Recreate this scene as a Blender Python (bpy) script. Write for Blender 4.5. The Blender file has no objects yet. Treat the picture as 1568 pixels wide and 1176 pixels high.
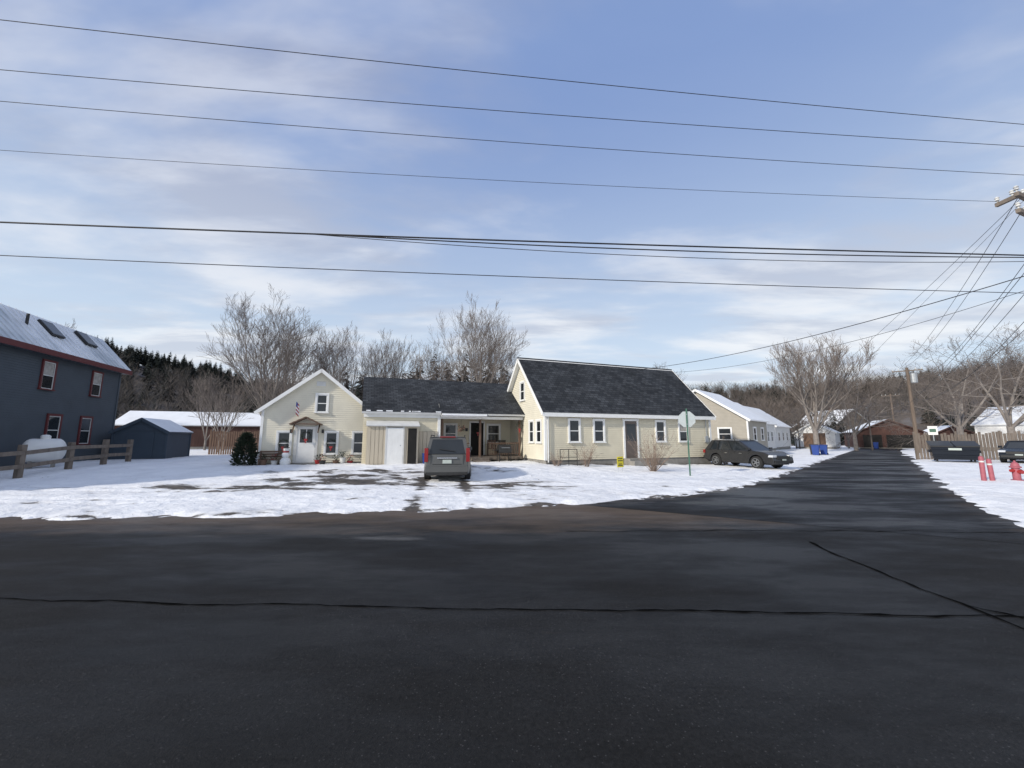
import bpy, math, random
import numpy as np
from mathutils import Vector, Matrix, noise
R=random.Random(7)
scene=bpy.context.scene
COL=scene.collection
# ---------------------------------------------------------------- helpers
class MB:
    def __init__(s): s.v=[];s.f=[];s.m=[];s.mats=[]
    def mi(s,m):
        if m not in s.mats: s.mats.append(m)
        return s.mats.index(m)
    def face(s,pts,m):
        b=len(s.v); s.v+= [tuple(p) for p in pts]; s.f.append(tuple(range(b,b+len(pts)))); s.m.append(s.mi(m))
    def obox(s,c,ax,ay,az,m):
        c=Vector(c);ax=Vector(ax);ay=Vector(ay);az=Vector(az)
        P=[c+ax*i+ay*j+az*k for k in(-1,1) for j in(-1,1) for i in(-1,1)]
        b=len(s.v); s.v+=[tuple(p) for p in P]; k=s.mi(m)
        for q in((0,2,3,1),(4,5,7,6),(0,1,5,4),(2,6,7,3),(0,4,6,2),(1,3,7,5)):
            s.f.append(tuple(b+i for i in q)); s.m.append(k)
    def box(s,x0,x1,y0,y1,z0,z1,m):
        s.obox(((x0+x1)/2,(y0+y1)/2,(z0+z1)/2),((x1-x0)/2,0,0),(0,(y1-y0)/2,0),(0,0,(z1-z0)/2),m)
    def tube(s,p,q,r0,r1,m,n=6,cap=True):
        p=Vector(p);q=Vector(q);d=(q-p)
        if d.length<1e-6:return
        d.normalize(); a=d.orthogonal().normalized(); b2=d.cross(a)
        b=len(s.v);k=s.mi(m)
        for c,r in((p,r0),(q,r1)):
            for i in range(n):
                t=2*math.pi*i/n; s.v.append(tuple(c+a*math.cos(t)*r+b2*math.sin(t)*r))
        for i in range(n):
            j=(i+1)%n; s.f.append((b+i,b+j,b+n+j,b+n+i)); s.m.append(k)
        if cap:
            s.f.append(tuple(b+n-1-i for i in range(n)));s.m.append(k)
            s.f.append(tuple(b+n+i for i in range(n)));s.m.append(k)
    def lathe(s,c,prof,m,n=16,axis=(0,0,1)):
        c=Vector(c);d=Vector(axis).normalized();a=d.orthogonal().normalized();b2=d.cross(a)
        b=len(s.v);k=s.mi(m)
        for r,h in prof:
            for i in range(n):
                t=2*math.pi*i/n; s.v.append(tuple(c+d*h+a*math.cos(t)*r+b2*math.sin(t)*r))
        for l in range(len(prof)-1):
            for i in range(n):
                j=(i+1)%n; s.f.append((b+l*n+i,b+l*n+j,b+(l+1)*n+j,b+(l+1)*n+i)); s.m.append(k)
    def obj(s,name,parent=None,smooth=None,bevel=None):
        me=bpy.data.meshes.new(name); me.from_pydata(s.v,[],s.f)
        for m in s.mats: me.materials.append(m)
        me.polygons.foreach_set('material_index',s.m)
        if smooth is not None:
            me.polygons.foreach_set('use_smooth',[True]*len(s.f))
            me.set_sharp_from_angle(angle=math.radians(smooth))
        me.update()
        o=bpy.data.objects.new(name,me); COL.objects.link(o)
        if parent: o.parent=parent
        if bevel:
            b=o.modifiers.new('b','BEVEL'); b.width=bevel;b.segments=3;b.limit_method='ANGLE';b.angle_limit=math.radians(35)
        return o
def empty(name,loc=(0,0,0),rz=0,scale=1):
    e=bpy.data.objects.new(name,None); COL.objects.link(e); e.location=loc; e.rotation_euler=(0,0,rz); e.scale=(scale,)*3
    e.empty_display_size=.2
    return e
def pm(name,col,rough=.8,var=.15,scale=4,bump=0.,metal=0,bscale=None,stretch=None,spec=.5,col2=None,c2scale=1,c2thr=.5):
    m=bpy.data.materials.new(name);m.use_nodes=True
    nt=m.node_tree;N=nt.nodes;L=nt.links;b=N['Principled BSDF']
    b.inputs['Roughness'].default_value=rough;b.inputs['Metallic'].default_value=metal
    b.inputs['Specular IOR Level'].default_value=spec
    tc=N.new('ShaderNodeTexCoord');mp=N.new('ShaderNodeMapping');L.new(tc.outputs['Object'],mp.inputs[0])
    if stretch: mp.inputs['Scale'].default_value=stretch
    nz=N.new('ShaderNodeTexNoise');nz.inputs['Scale'].default_value=scale;nz.inputs['Detail'].default_value=4
    L.new(mp.outputs[0],nz.inputs['Vector'])
    mr=N.new('ShaderNodeMapRange');mr.inputs[1].default_value=.25;mr.inputs[2].default_value=.75
    mr.inputs[3].default_value=1-var;mr.inputs[4].default_value=1+var
    L.new(nz.outputs['Fac'],mr.inputs[0])
    mx=N.new('ShaderNodeVectorMath');mx.operation='SCALE'
    mx.inputs[0].default_value=col[:3]
    if col2:
        n2=N.new('ShaderNodeTexNoise');n2.inputs['Scale'].default_value=c2scale;n2.inputs['Detail'].default_value=5
        L.new(mp.outputs[0],n2.inputs['Vector'])
        r2=N.new('ShaderNodeMapRange');r2.inputs[1].default_value=c2thr-.08;r2.inputs[2].default_value=c2thr+.08
        L.new(n2.outputs['Fac'],r2.inputs[0])
        mm=N.new('ShaderNodeMix');mm.data_type='RGBA';mm.inputs[6].default_value=(*col[:3],1);mm.inputs[7].default_value=(*col2[:3],1)
        L.new(r2.outputs[0],mm.inputs[0]);L.new(mm.outputs[2],mx.inputs[0])
    L.new(mr.outputs[0],mx.inputs['Scale']);L.new(mx.outputs[0],b.inputs['Base Color'])
    if bump:
        n3=N.new('ShaderNodeTexNoise');n3.inputs['Scale'].default_value=bscale or scale*4;n3.inputs['Detail'].default_value=4
        L.new(mp.outputs[0],n3.inputs['Vector'])
        bp=N.new('ShaderNodeBump');bp.inputs['Strength'].default_value=bump;bp.inputs['Distance'].default_value=.02
        L.new(n3.outputs['Fac'],bp.inputs['Height']);L.new(bp.outputs[0],b.inputs['Normal'])
    return m
def shingle_mat():
    m=bpy.data.materials.new('asphalt_shingle');m.use_nodes=True
    nt=m.node_tree;N=nt.nodes;L=nt.links;b=N['Principled BSDF'];tc=N.new('ShaderNodeTexCoord')
    mp=N.new('ShaderNodeMapping');mp.inputs['Scale'].default_value=(1,1.4,0);L.new(tc.outputs['Object'],mp.inputs[0])
    br=N.new('ShaderNodeTexBrick');br.inputs['Scale'].default_value=1;br.inputs['Brick Width'].default_value=.30;br.inputs['Row Height'].default_value=.2
    br.inputs['Color1'].default_value=(.018,.021,.025,1);br.inputs['Color2'].default_value=(.052,.056,.062,1);br.inputs['Mortar'].default_value=(.010,.011,.013,1);br.inputs['Mortar Size'].default_value=.014
    L.new(mp.outputs[0],br.inputs['Vector'])
    nz=N.new('ShaderNodeTexNoise');nz.inputs['Scale'].default_value=.9;nz.inputs['Detail'].default_value=6;L.new(tc.outputs['Object'],nz.inputs['Vector'])
    mr=N.new('ShaderNodeMapRange');mr.inputs[1].default_value=.3;mr.inputs[2].default_value=.7;mr.inputs[3].default_value=.65;mr.inputs[4].default_value=1.3;L.new(nz.outputs['Fac'],mr.inputs[0])
    sc=N.new('ShaderNodeVectorMath');sc.operation='SCALE';L.new(br.outputs['Color'],sc.inputs[0]);L.new(mr.outputs[0],sc.inputs['Scale'])
    L.new(sc.outputs[0],b.inputs['Base Color']);b.inputs['Roughness'].default_value=.85;b.inputs['Specular IOR Level'].default_value=.3
    return m
M={}
M['cream']=pm('cream_siding',(.66,.605,.46),.6,.07,1.5)
M['cream_lit']=pm('cream_siding_lit',(.70,.66,.54),.6,.07,1.5)  # paler siding copy: sunlight on the bright gables put into the colour
M['bluegray']=pm('bluegray_siding',(.060,.075,.092),.6,.12,1.2)
M['shedblue']=pm('shed_siding',(.04,.06,.085),.6,.12,1.2)
M['white']=pm('white_paint',(.78,.78,.76),.5,.06,3)
M['dullwhite']=pm('weathered_white',(.6,.6,.58),.6,.1,3)
M['red']=pm('dark_red_trim',(.11,.02,.022),.5,.1,3)
M['brred']=pm('bright_red',(.36,.03,.03),.4,.1,3)
M['pinkred']=pm('faded_red_paint',(.36,.10,.125),.6,.15,8)
M['glass']=pm('window_glass',(.02,.024,.028),.06,.3,.8,spec=.6)
M['curtain']=pm('curtain',(.35,.33,.30),.8,.25,6)
M['foundation']=pm('foundation',(.25,.24,.22),.9,.2,4,bump=.3)
M['shingle']=shingle_mat()
M['metal_roof']=pm('metal_roof',(.50,.54,.58),.4,.10,.8,col2=(.78,.8,.83),c2scale=.35,c2thr=.5)
M['snowroof']=pm('snowy_roof',(.8,.82,.84),.7,.06,1,bump=.3)
M['snow']=pm('roof_snow',(.84,.85,.87),.7,.05,3,bump=.4)
M['woodgray']=pm('weathered_wood',(.17,.14,.115),.85,.3,6,bump=.4,stretch=(1,1,.3))
M['woodbrown']=pm('brown_wood',(.13,.08,.055),.85,.3,5,bump=.3,stretch=(3,3,.3))
M['woodtan']=pm('vertical_board',(.50,.44,.34),.8,.1,5,stretch=(6,6,.4))
M['doorbrown']=pm('brown_door',(.12,.095,.08),.6,.1,3)
M['dark']=pm('dark_interior',(.012,.011,.01),.9,.3,3)
M['bark']=pm('bark',(.21,.185,.165),.9,.3,3)
M['twig']=pm('twigs',(.155,.13,.115),.9,.25,2)
M['pole']=pm('pole_wood',(.15,.115,.09),.9,.25,3,stretch=(4,4,.4))
M['wire']=pm('wire_black',(.015,.015,.017),.6,.1,1)
M['galv']=pm('galvanised',(.42,.44,.45),.45,.1,5,metal=.6)
M['green']=pm('green_post',(.05,.13,.09),.5,.15,5)
M['signback']=pm('sign_back',(.50,.54,.54),.4,.08,3,metal=.3)
M['yellow']=pm('yellow_sign',(.75,.62,.03),.6,.05,3)
M['black']=pm('black_plastic',(.02,.02,.02),.5,.1,3)
M['tyre']=pm('tyre_rubber',(.018,.018,.018),.85,.2,8)
M['rim']=pm('alloy_rim',(.35,.36,.37),.3,.1,5,metal=.8)
M['tail']=pm('tail_lamp',(.22,.012,.012),.2,.1,5)
M['lamp']=pm('head_lamp',(.6,.62,.65),.1,.1,5)
M['plate']=pm('licence_plate',(.45,.5,.46),.5,.1,20)
M['chrome']=pm('chrome',(.6,.6,.6),.15,.05,5,metal=1)
M['suv']=pm('suv_paint',(.115,.116,.112),.38,.06,2,metal=.4)
M['cross']=pm('crossover_paint',(.055,.056,.06),.25,.06,2,metal=.6)
M['navy']=pm('navy_paint',(.012,.016,.024),.2,.05,2,metal=.3)
M['bluebin']=pm('blue_bin',(.012,.05,.25),.5,.1,3)
M['tan']=pm('tan_siding',(.36,.33,.275),.7,.08,2)
M['wsiding']=pm('white_siding',(.72,.72,.71),.6,.06,2)
M['barn']=pm('barn_wood',(.075,.036,.028),.85,.25,2,stretch=(4,4,.5))
M['rust']=pm('rust',(.2,.09,.05),.85,.3,6)
M['evergreen']=pm('evergreen',(.022,.035,.018),.85,.45,3)
M['conifer']=pm('distant_conifer',(.024,.033,.026),.9,.4,.15)
M['fartwig']=pm('distant_bare_trees',(.135,.112,.098),.95,.4,.06,col2=(.088,.08,.073),c2scale=.03)
M['hill']=pm('hill_floor',(.10,.083,.07),.95,.3,.1,col2=(.16,.15,.15),c2scale=.08,c2thr=.58)
# ---------------------------------------------------------------- land layout
left_edge=np.array([(-400,27.9),(-60,11.0),(-10.8,8.45),(-4.87,8.9),(-1.5,9.45),(1.1,10.2),(4.34,11.3),(8.48,14.1),(13.8,19.4),(39.5,45.9),(75,82.5),(400,408)],float)
right_edge=np.array([(400,-12),(12,6.6),(9.5,7.2),(11.05,9.3),(15.2,14.1),(43.7,44),(79,79),(400,401)],float)
def seg_dist(X,Y,poly):
    D=np.full(X.shape,1e9)
    for a,b in zip(poly[:-1],poly[1:]):
        d=b-a;L2=d@d
        t=np.clip(((X-a[0])*d[0]+(Y-a[1])*d[1])/L2,0,1)
        D=np.minimum(D,np.hypot(X-a[0]-t*d[0],Y-a[1]-t*d[1]))
    return D
def inside_left(X,Y):
    yy=np.interp(X,left_edge[:,0],left_edge[:,1]); return Y>yy
def inpoly(X,Y,P):
    c=np.zeros(X.shape,bool);n=len(P);j=n-1
    for i in range(n):
        xi,yi=P[i];xj,yj=P[j]
        cond=((yi>Y)!=(yj>Y))&(X<(xj-xi)*(Y-yi)/((yj-yi)+1e-12)+xi)
        c^=cond;j=i
    return c
def sdf(X,Y):
    dl=seg_dist(X,Y,left_edge);dr=seg_dist(X,Y,right_edge)
    il=inside_left(X,Y);ir=inpoly(X,Y,right_edge)
    near=Y<(-1.5-.04*X)
    dn=np.abs(Y-(-1.5-.04*X))
    s=-np.minimum(np.minimum(dl,dr),dn)
    s=np.where(il,dl,s);s=np.where(ir,dr,s);s=np.where(near&~il&~ir,dn,s)
    return s,il
def sst(a,b,x):
    t=np.clip((x-a)/(b-a),0,1);return t*t*(3-2*t)
def rise(X,Y,s,il):
    return np.where(il,.3*sst(4,11,s)*(1-sst(40,60,Y)),.06*sst(1,6,s))
def gz(x,y):
    X=np.array([float(x)]);Y=np.array([float(y)]);s,il=sdf(X,Y)
    return float((np.where(s>0,.05,0)+rise(X,Y,s,il)*(s>0))[0])
def axis(segs):
    out=[]
    for a,b,st in segs:
        n=max(1,int(round((b-a)/st)));out+=[a+(b-a)*i/n for i in range(n)]
    out.append(segs[-1][1]);return np.array(out)
def sheet(name,xs,ys,zf,mat):
    X,Y=np.meshgrid(xs,ys);Z,A=zf(X,Y)
    nx,ny=len(xs),len(ys);V=np.stack([X.ravel(),Y.ravel(),Z.ravel()],1)
    idx=np.arange(nx*ny).reshape(ny,nx)
    F=np.stack([idx[:-1,:-1].ravel(),idx[:-1,1:].ravel(),idx[1:,1:].ravel(),idx[1:,:-1].ravel()],1)
    me=bpy.data.meshes.new(name)
    me.vertices.add(len(V));me.vertices.foreach_set('co',V.ravel())
    me.loops.add(F.size);me.loops.foreach_set('vertex_index',F.ravel().astype(np.int32))
    me.polygons.add(len(F));me.polygons.foreach_set('loop_start',np.arange(0,F.size,4,dtype=np.int32))
    me.update(calc_edges=True);me.validate()
    me.polygons.foreach_set('use_smooth',np.ones(len(me.polygons),bool))
    for k,a in A.items():
        at=me.attributes.new(k,'FLOAT','POINT');at.data.foreach_set('value',a.ravel().astype(np.float32))
    me.materials.append(mat)
    o=bpy.data.objects.new(name,me);COL.objects.link(o);return o
def vnoise(X,Y,sc,ox=0,det=3):
    out=np.empty(X.size)
    xr=X.ravel()*sc;yr=Y.ravel()*sc
    for i in range(X.size):
        out[i]=noise.fractal((xr[i]+ox,yr[i],0),1.0,2.0,det)
    return out.reshape(X.shape)
def blob(X,Y,cx,cy,rx,ry,ang=0):
    c,s_=math.cos(ang),math.sin(ang);u=(X-cx)*c+(Y-cy)*s_;v=-(X-cx)*s_+(Y-cy)*c
    return np.exp(-((u/rx)**2+(v/ry)**2))
def ground_mat():
    m=bpy.data.materials.new('snowy_ground');m.use_nodes=True
    nt=m.node_tree;N=nt.nodes;L=nt.links;b=N['Principled BSDF']
    tc=N.new('ShaderNodeTexCoord')
    def nz(sc,det=6,ro=.6,dist=0,st=None,rot=18):
        n=N.new('ShaderNodeTexNoise');n.inputs['Scale'].default_value=sc;n.inputs['Detail'].default_value=det
        n.inputs['Roughness'].default_value=ro;n.inputs['Distortion'].default_value=dist
        if st:
            mp=N.new('ShaderNodeMapping');mp.inputs['Scale'].default_value=st;mp.inputs['Rotation'].default_value=(0,0,math.radians(rot))
            L.new(tc.outputs['Object'],mp.inputs[0]);L.new(mp.outputs[0],n.inputs['Vector'])
        else: L.new(tc.outputs['Object'],n.inputs['Vector'])
        return n
    at=N.new('ShaderNodeAttribute');at.attribute_name='bare'
    n1=nz(1.0,10,.66,.5,(.55,1.4,1),-8)
    nc=N.new('ShaderNodeMapRange');nc.clamp=False;nc.inputs[1].default_value=.3;nc.inputs[2].default_value=.7;nc.inputs[3].default_value=.16;nc.inputs[4].default_value=.84;L.new(n1.outputs['Fac'],nc.inputs[0])
    ad=N.new('ShaderNodeMath');ad.operation='ADD';L.new(at.outputs['Fac'],ad.inputs[0]);L.new(nc.outputs[0],ad.inputs[1])
    th=N.new('ShaderNodeMapRange');th.interpolation_type='SMOOTHSTEP';th.inputs[1].default_value=.84;th.inputs[2].default_value=.94
    L.new(ad.outputs[0],th.inputs[0])
    n2=nz(3,6);dr=N.new('ShaderNodeValToRGB');dr.color_ramp.elements[0].position=.3;dr.color_ramp.elements[0].color=(.028,.025,.023,1)
    dr.color_ramp.elements[1].position=.75;dr.color_ramp.elements[1].color=(.13,.108,.088,1);L.new(n2.outputs['Fac'],dr.inputs[0])
    n3=nz(.6,6,.65);sr=N.new('ShaderNodeValToRGB');sr.color_ramp.elements[0].position=.3;sr.color_ramp.elements[0].color=(.74,.745,.76,1)
    sr.color_ramp.elements[1].position=.62;sr.color_ramp.elements[1].color=(.90,.905,.91,1);L.new(n3.outputs['Fac'],sr.inputs[0])
    dt=N.new('ShaderNodeMapRange');dt.inputs[1].default_value=.72;dt.inputs[2].default_value=.88;dt.inputs[4].default_value=.5;L.new(ad.outputs[0],dt.inputs[0])
    md=N.new('ShaderNodeMix');md.data_type='RGBA';L.new(dt.outputs[0],md.inputs[0]);L.new(sr.outputs[0],md.inputs[6]);md.inputs[7].default_value=(.46,.44,.42,1)
    mx=N.new('ShaderNodeMix');mx.data_type='RGBA';L.new(th.outputs[0],mx.inputs[0]);L.new(md.outputs[2],mx.inputs[6]);L.new(dr.outputs[0],mx.inputs[7])
    n5=nz(9,3,.7);t5=N.new('ShaderNodeMapRange');t5.inputs[1].default_value=.63;t5.inputs[2].default_value=.71;L.new(n5.outputs['Fac'],t5.inputs[0])
    n6=nz(.5,3,.6);t6=N.new('ShaderNodeMapRange');t6.inputs[1].default_value=.48;t6.inputs[2].default_value=.62;L.new(n6.outputs['Fac'],t6.inputs[0])
    mu=N.new('ShaderNodeMath');mu.operation='MULTIPLY';L.new(t5.outputs[0],mu.inputs[0]);L.new(t6.outputs[0],mu.inputs[1])
    m2=N.new('ShaderNodeMix');m2.data_type='RGBA';L.new(mu.outputs[0],m2.inputs[0]);L.new(mx.outputs[2],m2.inputs[6]);m2.inputs[7].default_value=(.2,.17,.11,1)
    L.new(m2.outputs[2],b.inputs['Base Color']);b.inputs['Roughness'].default_value=.75
    n4=nz(4,6,.65);bp=N.new('ShaderNodeBump');bp.inputs['Strength'].default_value=.7;bp.inputs['Distance'].default_value=.10
    sb=N.new('ShaderNodeMath');sb.operation='SUBTRACT';L.new(n4.outputs['Fac'],sb.inputs[0]);L.new(th.outputs[0],sb.inputs[1])
    L.new(sb.outputs[0],bp.inputs['Height']);L.new(bp.outputs[0],b.inputs['Normal'])
    return m
HA=math.radians(21);HX=Vector((math.cos(HA),math.sin(HA)));HY=Vector((-HX.y,HX.x));HO=Vector((1.8,21))
def tolocal(X,Y):
    dx=X-HO.x;dy=Y-HO.y
    return dx*HX.x+dy*HX.y, dx*HY.x+dy*HY.y
def ground_z(X,Y):
    s,il=sdf(X,Y)
    n=vnoise(X,Y,.7,3.1,4);n2=vnoise(X,Y,2.2,9.7,3)
    e=sst(-.35,.45,s+.22*n+.16*n2)
    z=-.07+.12*e+rise(X,Y,s,il)*(s>0)+.03*n2*(s>0)+.03*n*(s>0)
    z=np.where(s<-.8,-.07,z)
    bare=np.full(X.shape,.02)
    bare+=.40*blob(X,Y,-6.0,14.8,4.4,1.9,-.12)
    bare+=.36*blob(X,Y,.4,13.8,2.4,1.4,.3)
    bare+=.28*blob(X,Y,-9.5,13.2,2.6,.8,0)+.24*blob(X,Y,-6,17.8,4,1.2,.3)
    bare+=.30*blob(X,Y,-2,17.8,2.8,1.3,.4)+.10*blob(X,Y,-15,12.5,6,2.0,0)
    bare+=.12*blob(X,Y,6,17,4,2,.4)+.14*blob(X,Y,2,11.6,4,.6,.2)
    bare+=.34*np.exp(-((s-.02)/.28)**2)*il
    bare+=.08*np.exp(-((s-1.2)/.8)**2)*il
    lx,ly=tolocal(X,Y)
    fr=np.where(lx<-8.8,4.3,np.where(lx<-5,2.9,np.where(lx<0,3.3,0)))
    bare+=.45*sst(0,.7,1.0-(fr-ly))*((lx>-14.5)&(lx<12.5)&(fr-ly>-1)&(fr-ly<1))
    bare+=.1*sst(40,120,Y)
    for off in(-.75,.75):
        u=(X+2.7-off)*.985+(Y-15.5)*.17
        bare+=.24*np.exp(-(u/.22)**2)*((Y>9)&(Y<16))
    for off in(10.4,11.0,12.6,13.3):
        rut=np.exp(-((Y-off+.05*(X+12)-.004*(X+12)**2)/.13)**2)*sst(-7,-10,X)
        bare+=.20*rut;z-=.03*rut
    return z,{'bare':bare}
xs=axis([(-1500,-400,275),(-400,-60,34),(-60,-24,2.0),(-24,-13,.2),(-13,16,.1),(16,30,.3),(30,60,1.5),(60,400,34),(400,1500,275)])
ys=axis([(-300,-10,48),(-10,6.4,.8),(6.4,20,.1),(20,30,.3),(30,70,1.5),(70,400,33),(400,2000,400)])
sheet('ground',xs,ys,ground_z,ground_mat())
def road_mat(name,base,side=False):
    m=bpy.data.materials.new(name);m.use_nodes=True
    nt=m.node_tree;N=nt.nodes;L=nt.links;b=N['Principled BSDF'];tc=N.new('ShaderNodeTexCoord')
    def nz(sc,det=6,ro=.6,st=None):
        n=N.new('ShaderNodeTexNoise');n.inputs['Scale'].default_value=sc;n.inputs['Detail'].default_value=det;n.inputs['Roughness'].default_value=ro
        if st:
            mp=N.new('ShaderNodeMapping');mp.inputs['Scale'].default_value=st;L.new(tc.outputs['Object'],mp.inputs[0]);L.new(mp.outputs[0],n.inputs['Vector'])
        else:L.new(tc.outputs['Object'],n.inputs['Vector'])
        return n
    def mr(src,a,c,d=0,e=1):
        r=N.new('ShaderNodeMapRange');r.inputs[1].default_value=a;r.inputs[2].default_value=c;r.inputs[3].default_value=d;r.inputs[4].default_value=e;L.new(src,r.inputs[0]);return r.outputs[0]
    g=nz(34,5,.85);g2=nz(.45,6,.65,(.3,1,1));g3=nz(5,6,.75)
    vo=N.new('ShaderNodeTexVoronoi');vo.inputs['Scale'].default_value=30;L.new(tc.outputs['Object'],vo.inputs['Vector'])
    vb=mr(vo.outputs['Distance'],.08,.18,6.5,1.0)
    spk=mr(g.outputs['Fac'],.38,.68,.3,1.9);big=mr(g2.outputs['Fac'],.35,.65,.40,1.6);mid=mr(g3.outputs['Fac'],.3,.7,.7,1.3)
    def mul(a,c):
        n=N.new('ShaderNodeMath');n.operation='MULTIPLY';L.new(a,n.inputs[0]);L.new(c,n.inputs[1]);return n.outputs[0]
    tot=mul(mul(mul(spk,big),vb),mid)
    sc=N.new('ShaderNodeVectorMath');sc.operation='SCALE';sc.inputs[0].default_value=base;L.new(tot,sc.inputs['Scale'])
    at=N.new('ShaderNodeAttribute');at.attribute_name='sand'
    n1=nz(1.6,7,.7,(.4,1.3,1));ad=N.new('ShaderNodeMath');ad.operation='ADD';L.new(at.outputs['Fac'],ad.inputs[0]);L.new(n1.outputs['Fac'],ad.inputs[1])
    f=mr(ad.outputs[0],.64,1.1,0,.85)
    mx=N.new('ShaderNodeMix');mx.data_type='RGBA';L.new(f,mx.inputs[0]);L.new(sc.outputs[0],mx.inputs[6]);mx.inputs[7].default_value=(.11,.08,.058,1)
    a2=N.new('ShaderNodeAttribute');a2.attribute_name='slush'
    n7=nz(1.3,8,.72,(.4,1.8,1));ad2=N.new('ShaderNodeMath');ad2.operation='ADD';L.new(a2.outputs['Fac'],ad2.inputs[0]);L.new(n7.outputs['Fac'],ad2.inputs[1])
    f2=mr(ad2.outputs[0],.82,1.08,0,.32)
    m3=N.new('ShaderNodeMix');m3.data_type='RGBA';L.new(f2,m3.inputs[0]);L.new(mx.outputs[2],m3.inputs[6]);m3.inputs[7].default_value=(.36,.355,.35,1)
    L.new(m3.outputs[2],b.inputs['Base Color'])
    w=nz(.6,5,.65,(.35,1,1));L.new(mr(w.outputs['Fac'],.42,.60,.34 if side else .46,.85),b.inputs['Roughness'])
    b.inputs['Specular IOR Level'].default_value=.28
    bp=N.new('ShaderNodeBump');bp.inputs['Strength'].default_value=.9;bp.inputs['Distance'].default_value=.015
    L.new(g.outputs['Fac'],bp.inputs['Height']);L.new(bp.outputs[0],b.inputs['Normal'])
    return m
def main_z(X,Y):
    s,il=sdf(X,Y)
    sand=.52*np.exp(-(np.clip(-s,0,9)/.8)**2)*(X<7)+.48*blob(X,Y,2.5,9.3,4.5,1.1,.15)
    sand+=.24*blob(X,Y,-6,7.7,8,.6)+.28*blob(X,Y,6,8.6,5,.8,.1)
    sl=.50*blob(X,Y,9.0,8.2,2.2,.45,.1)+.38*blob(X,Y,-2.2,7.0,.9,.4)+.28*blob(X,Y,-5,7.2,5,.25,0)+.40*blob(X,Y,-8,7.7,4,.22,-.05)+.24*blob(X,Y,-2,5.7,1.6,.4)
    return np.zeros(X.shape),{'sand':sand,'slush':sl}
rx=axis([(-400,-20,19),(-20,20,.3),(20,400,19)])
U,V=np.meshgrid(rx,axis([(-9.5,0,.5),(0,4.2,.2)]))
X=U;Y=8.45-.05*(U+10.8)+V*1.0
def grid_obj(name,X,Y,Z,A,mat):
    ny,nx=X.shape;Vv=np.stack([X.ravel(),Y.ravel(),Z.ravel()],1);idx=np.arange(nx*ny).reshape(ny,nx)
    F=np.stack([idx[:-1,:-1].ravel(),idx[:-1,1:].ravel(),idx[1:,1:].ravel(),idx[1:,:-1].ravel()],1)
    me=bpy.data.meshes.new(name);me.from_pydata(Vv.tolist(),[],F.tolist())
    for k,a in A.items():
        at=me.attributes.new(k,'FLOAT','POINT');at.data.foreach_set('value',a.ravel().astype(np.float32))
    me.materials.append(mat);o=bpy.data.objects.new(name,me);COL.objects.link(o);return o
s,il=sdf(X,Y)
Z,A=main_z(X,Y)
Z=np.where((s>.9),-.12,Z)
grid_obj('main_road',X,Y,Z,A,road_mat('asphalt_main',(.0098,.0095,.0095)))
lp=np.array([(2.5,9.6),(5.2,11.1),(8.9,13.4),(14.6,19.0),(40.3,45.1),(76,81.5)])+np.array([(-.8,.8)]*6)
rp=np.array([(9.0,6.6),(9.8,7.3),(11.6,9.0),(15.9,13.4),(44.4,43.3),(79.5,78.3)])+np.array([(.6,-.6)]*6)
def resamp(p,n):
    d=np.r_[0,np.cumsum(np.hypot(*np.diff(p,axis=0).T))];t=np.linspace(0,1,n)**1.5*d[-1]
    return np.stack([np.interp(t,d,p[:,0]),np.interp(t,d,p[:,1])],1)
LP=resamp(lp,120);RP=resamp(rp,120);w=np.linspace(0,1,24)[:,None]
X=(LP[None,:,0]*(1-w)+RP[None,:,0]*w);Y=(LP[None,:,1]*(1-w)+RP[None,:,1]*w)
s,il=sdf(X,Y);sand=.25*np.exp(-(np.clip(-s,0,9)/.5)**2)
sl=.25*np.exp(-(np.clip(-s,0,9)/.4)**2)+.3*blob(X,Y,9.5,8.4,1.8,.5)+.34*blob(X,Y,15,16.5,4,.5,.8)+.36*blob(X,Y,24,28,9,.8,.785)
Z=np.full(X.shape,.004);grid_obj('side_street',X,Y,Z,{'sand':sand,'slush':sl},road_mat('asphalt_side',(.0075,.0078,.0088),True))
def ribbon(name,pts,w,z,mat,wob=.04,st=.12):
    mb=MB();P=[]
    for a,b in zip(pts[:-1],pts[1:]):
        a=Vector(a);b=Vector(b);n=max(1,int((b-a).length/st))
        for i in range(n): P.append(a.lerp(b,i/n))
    P.append(Vector(pts[-1]))
    Q=[]
    for i,p in enumerate(P):
        d=(P[min(i+1,len(P)-1)]-P[max(i-1,0)]).normalized();nn=Vector((-d.y,d.x))
        o=noise.noise((p.x*1.3,p.y*1.3,2))*wob*1.6+noise.noise((p.x*6,p.y*6,5))*wob*.6
        ww=w*(.35+1.3*abs(noise.noise((p.x*4,p.y*4,8))))
        c=p+nn*o;Q.append((c-nn*ww,c+nn*ww))
    for (a,b),(c,d) in zip(Q[:-1],Q[1:]):
        mb.face([(a.x,a.y,z),(c.x,c.y,z),(d.x,d.y,z),(b.x,b.y,z)],mat)
    o=mb.obj(name);return o
M['tar']=pm('tar',(.002,.002,.002),.95,.2,5,spec=.03)
ribbon('road_crack',[(-40,5.85),(-5.56,4.47),(0,4.22),(5.0,4.06),(30,3.1)],.018,.008,M['tar'])
ribbon('road_crack',[(5.0,6.78),(4.8,5.48),(4.72,4.5),(4.72,3.8),(4.9,1.2)],.030,.0085,M['tar'],.06)
ribbon('road_crack',[(4.72,4.3),(5.2,3.8),(6.0,3.6)],.024,.0095,M['tar'],.06)
ribbon('road_crack',[(1.0,7.5),(4.0,7.6),(7.5,7.5),(13,7.2)],.016,.0085,M['tar'],.08)
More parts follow.
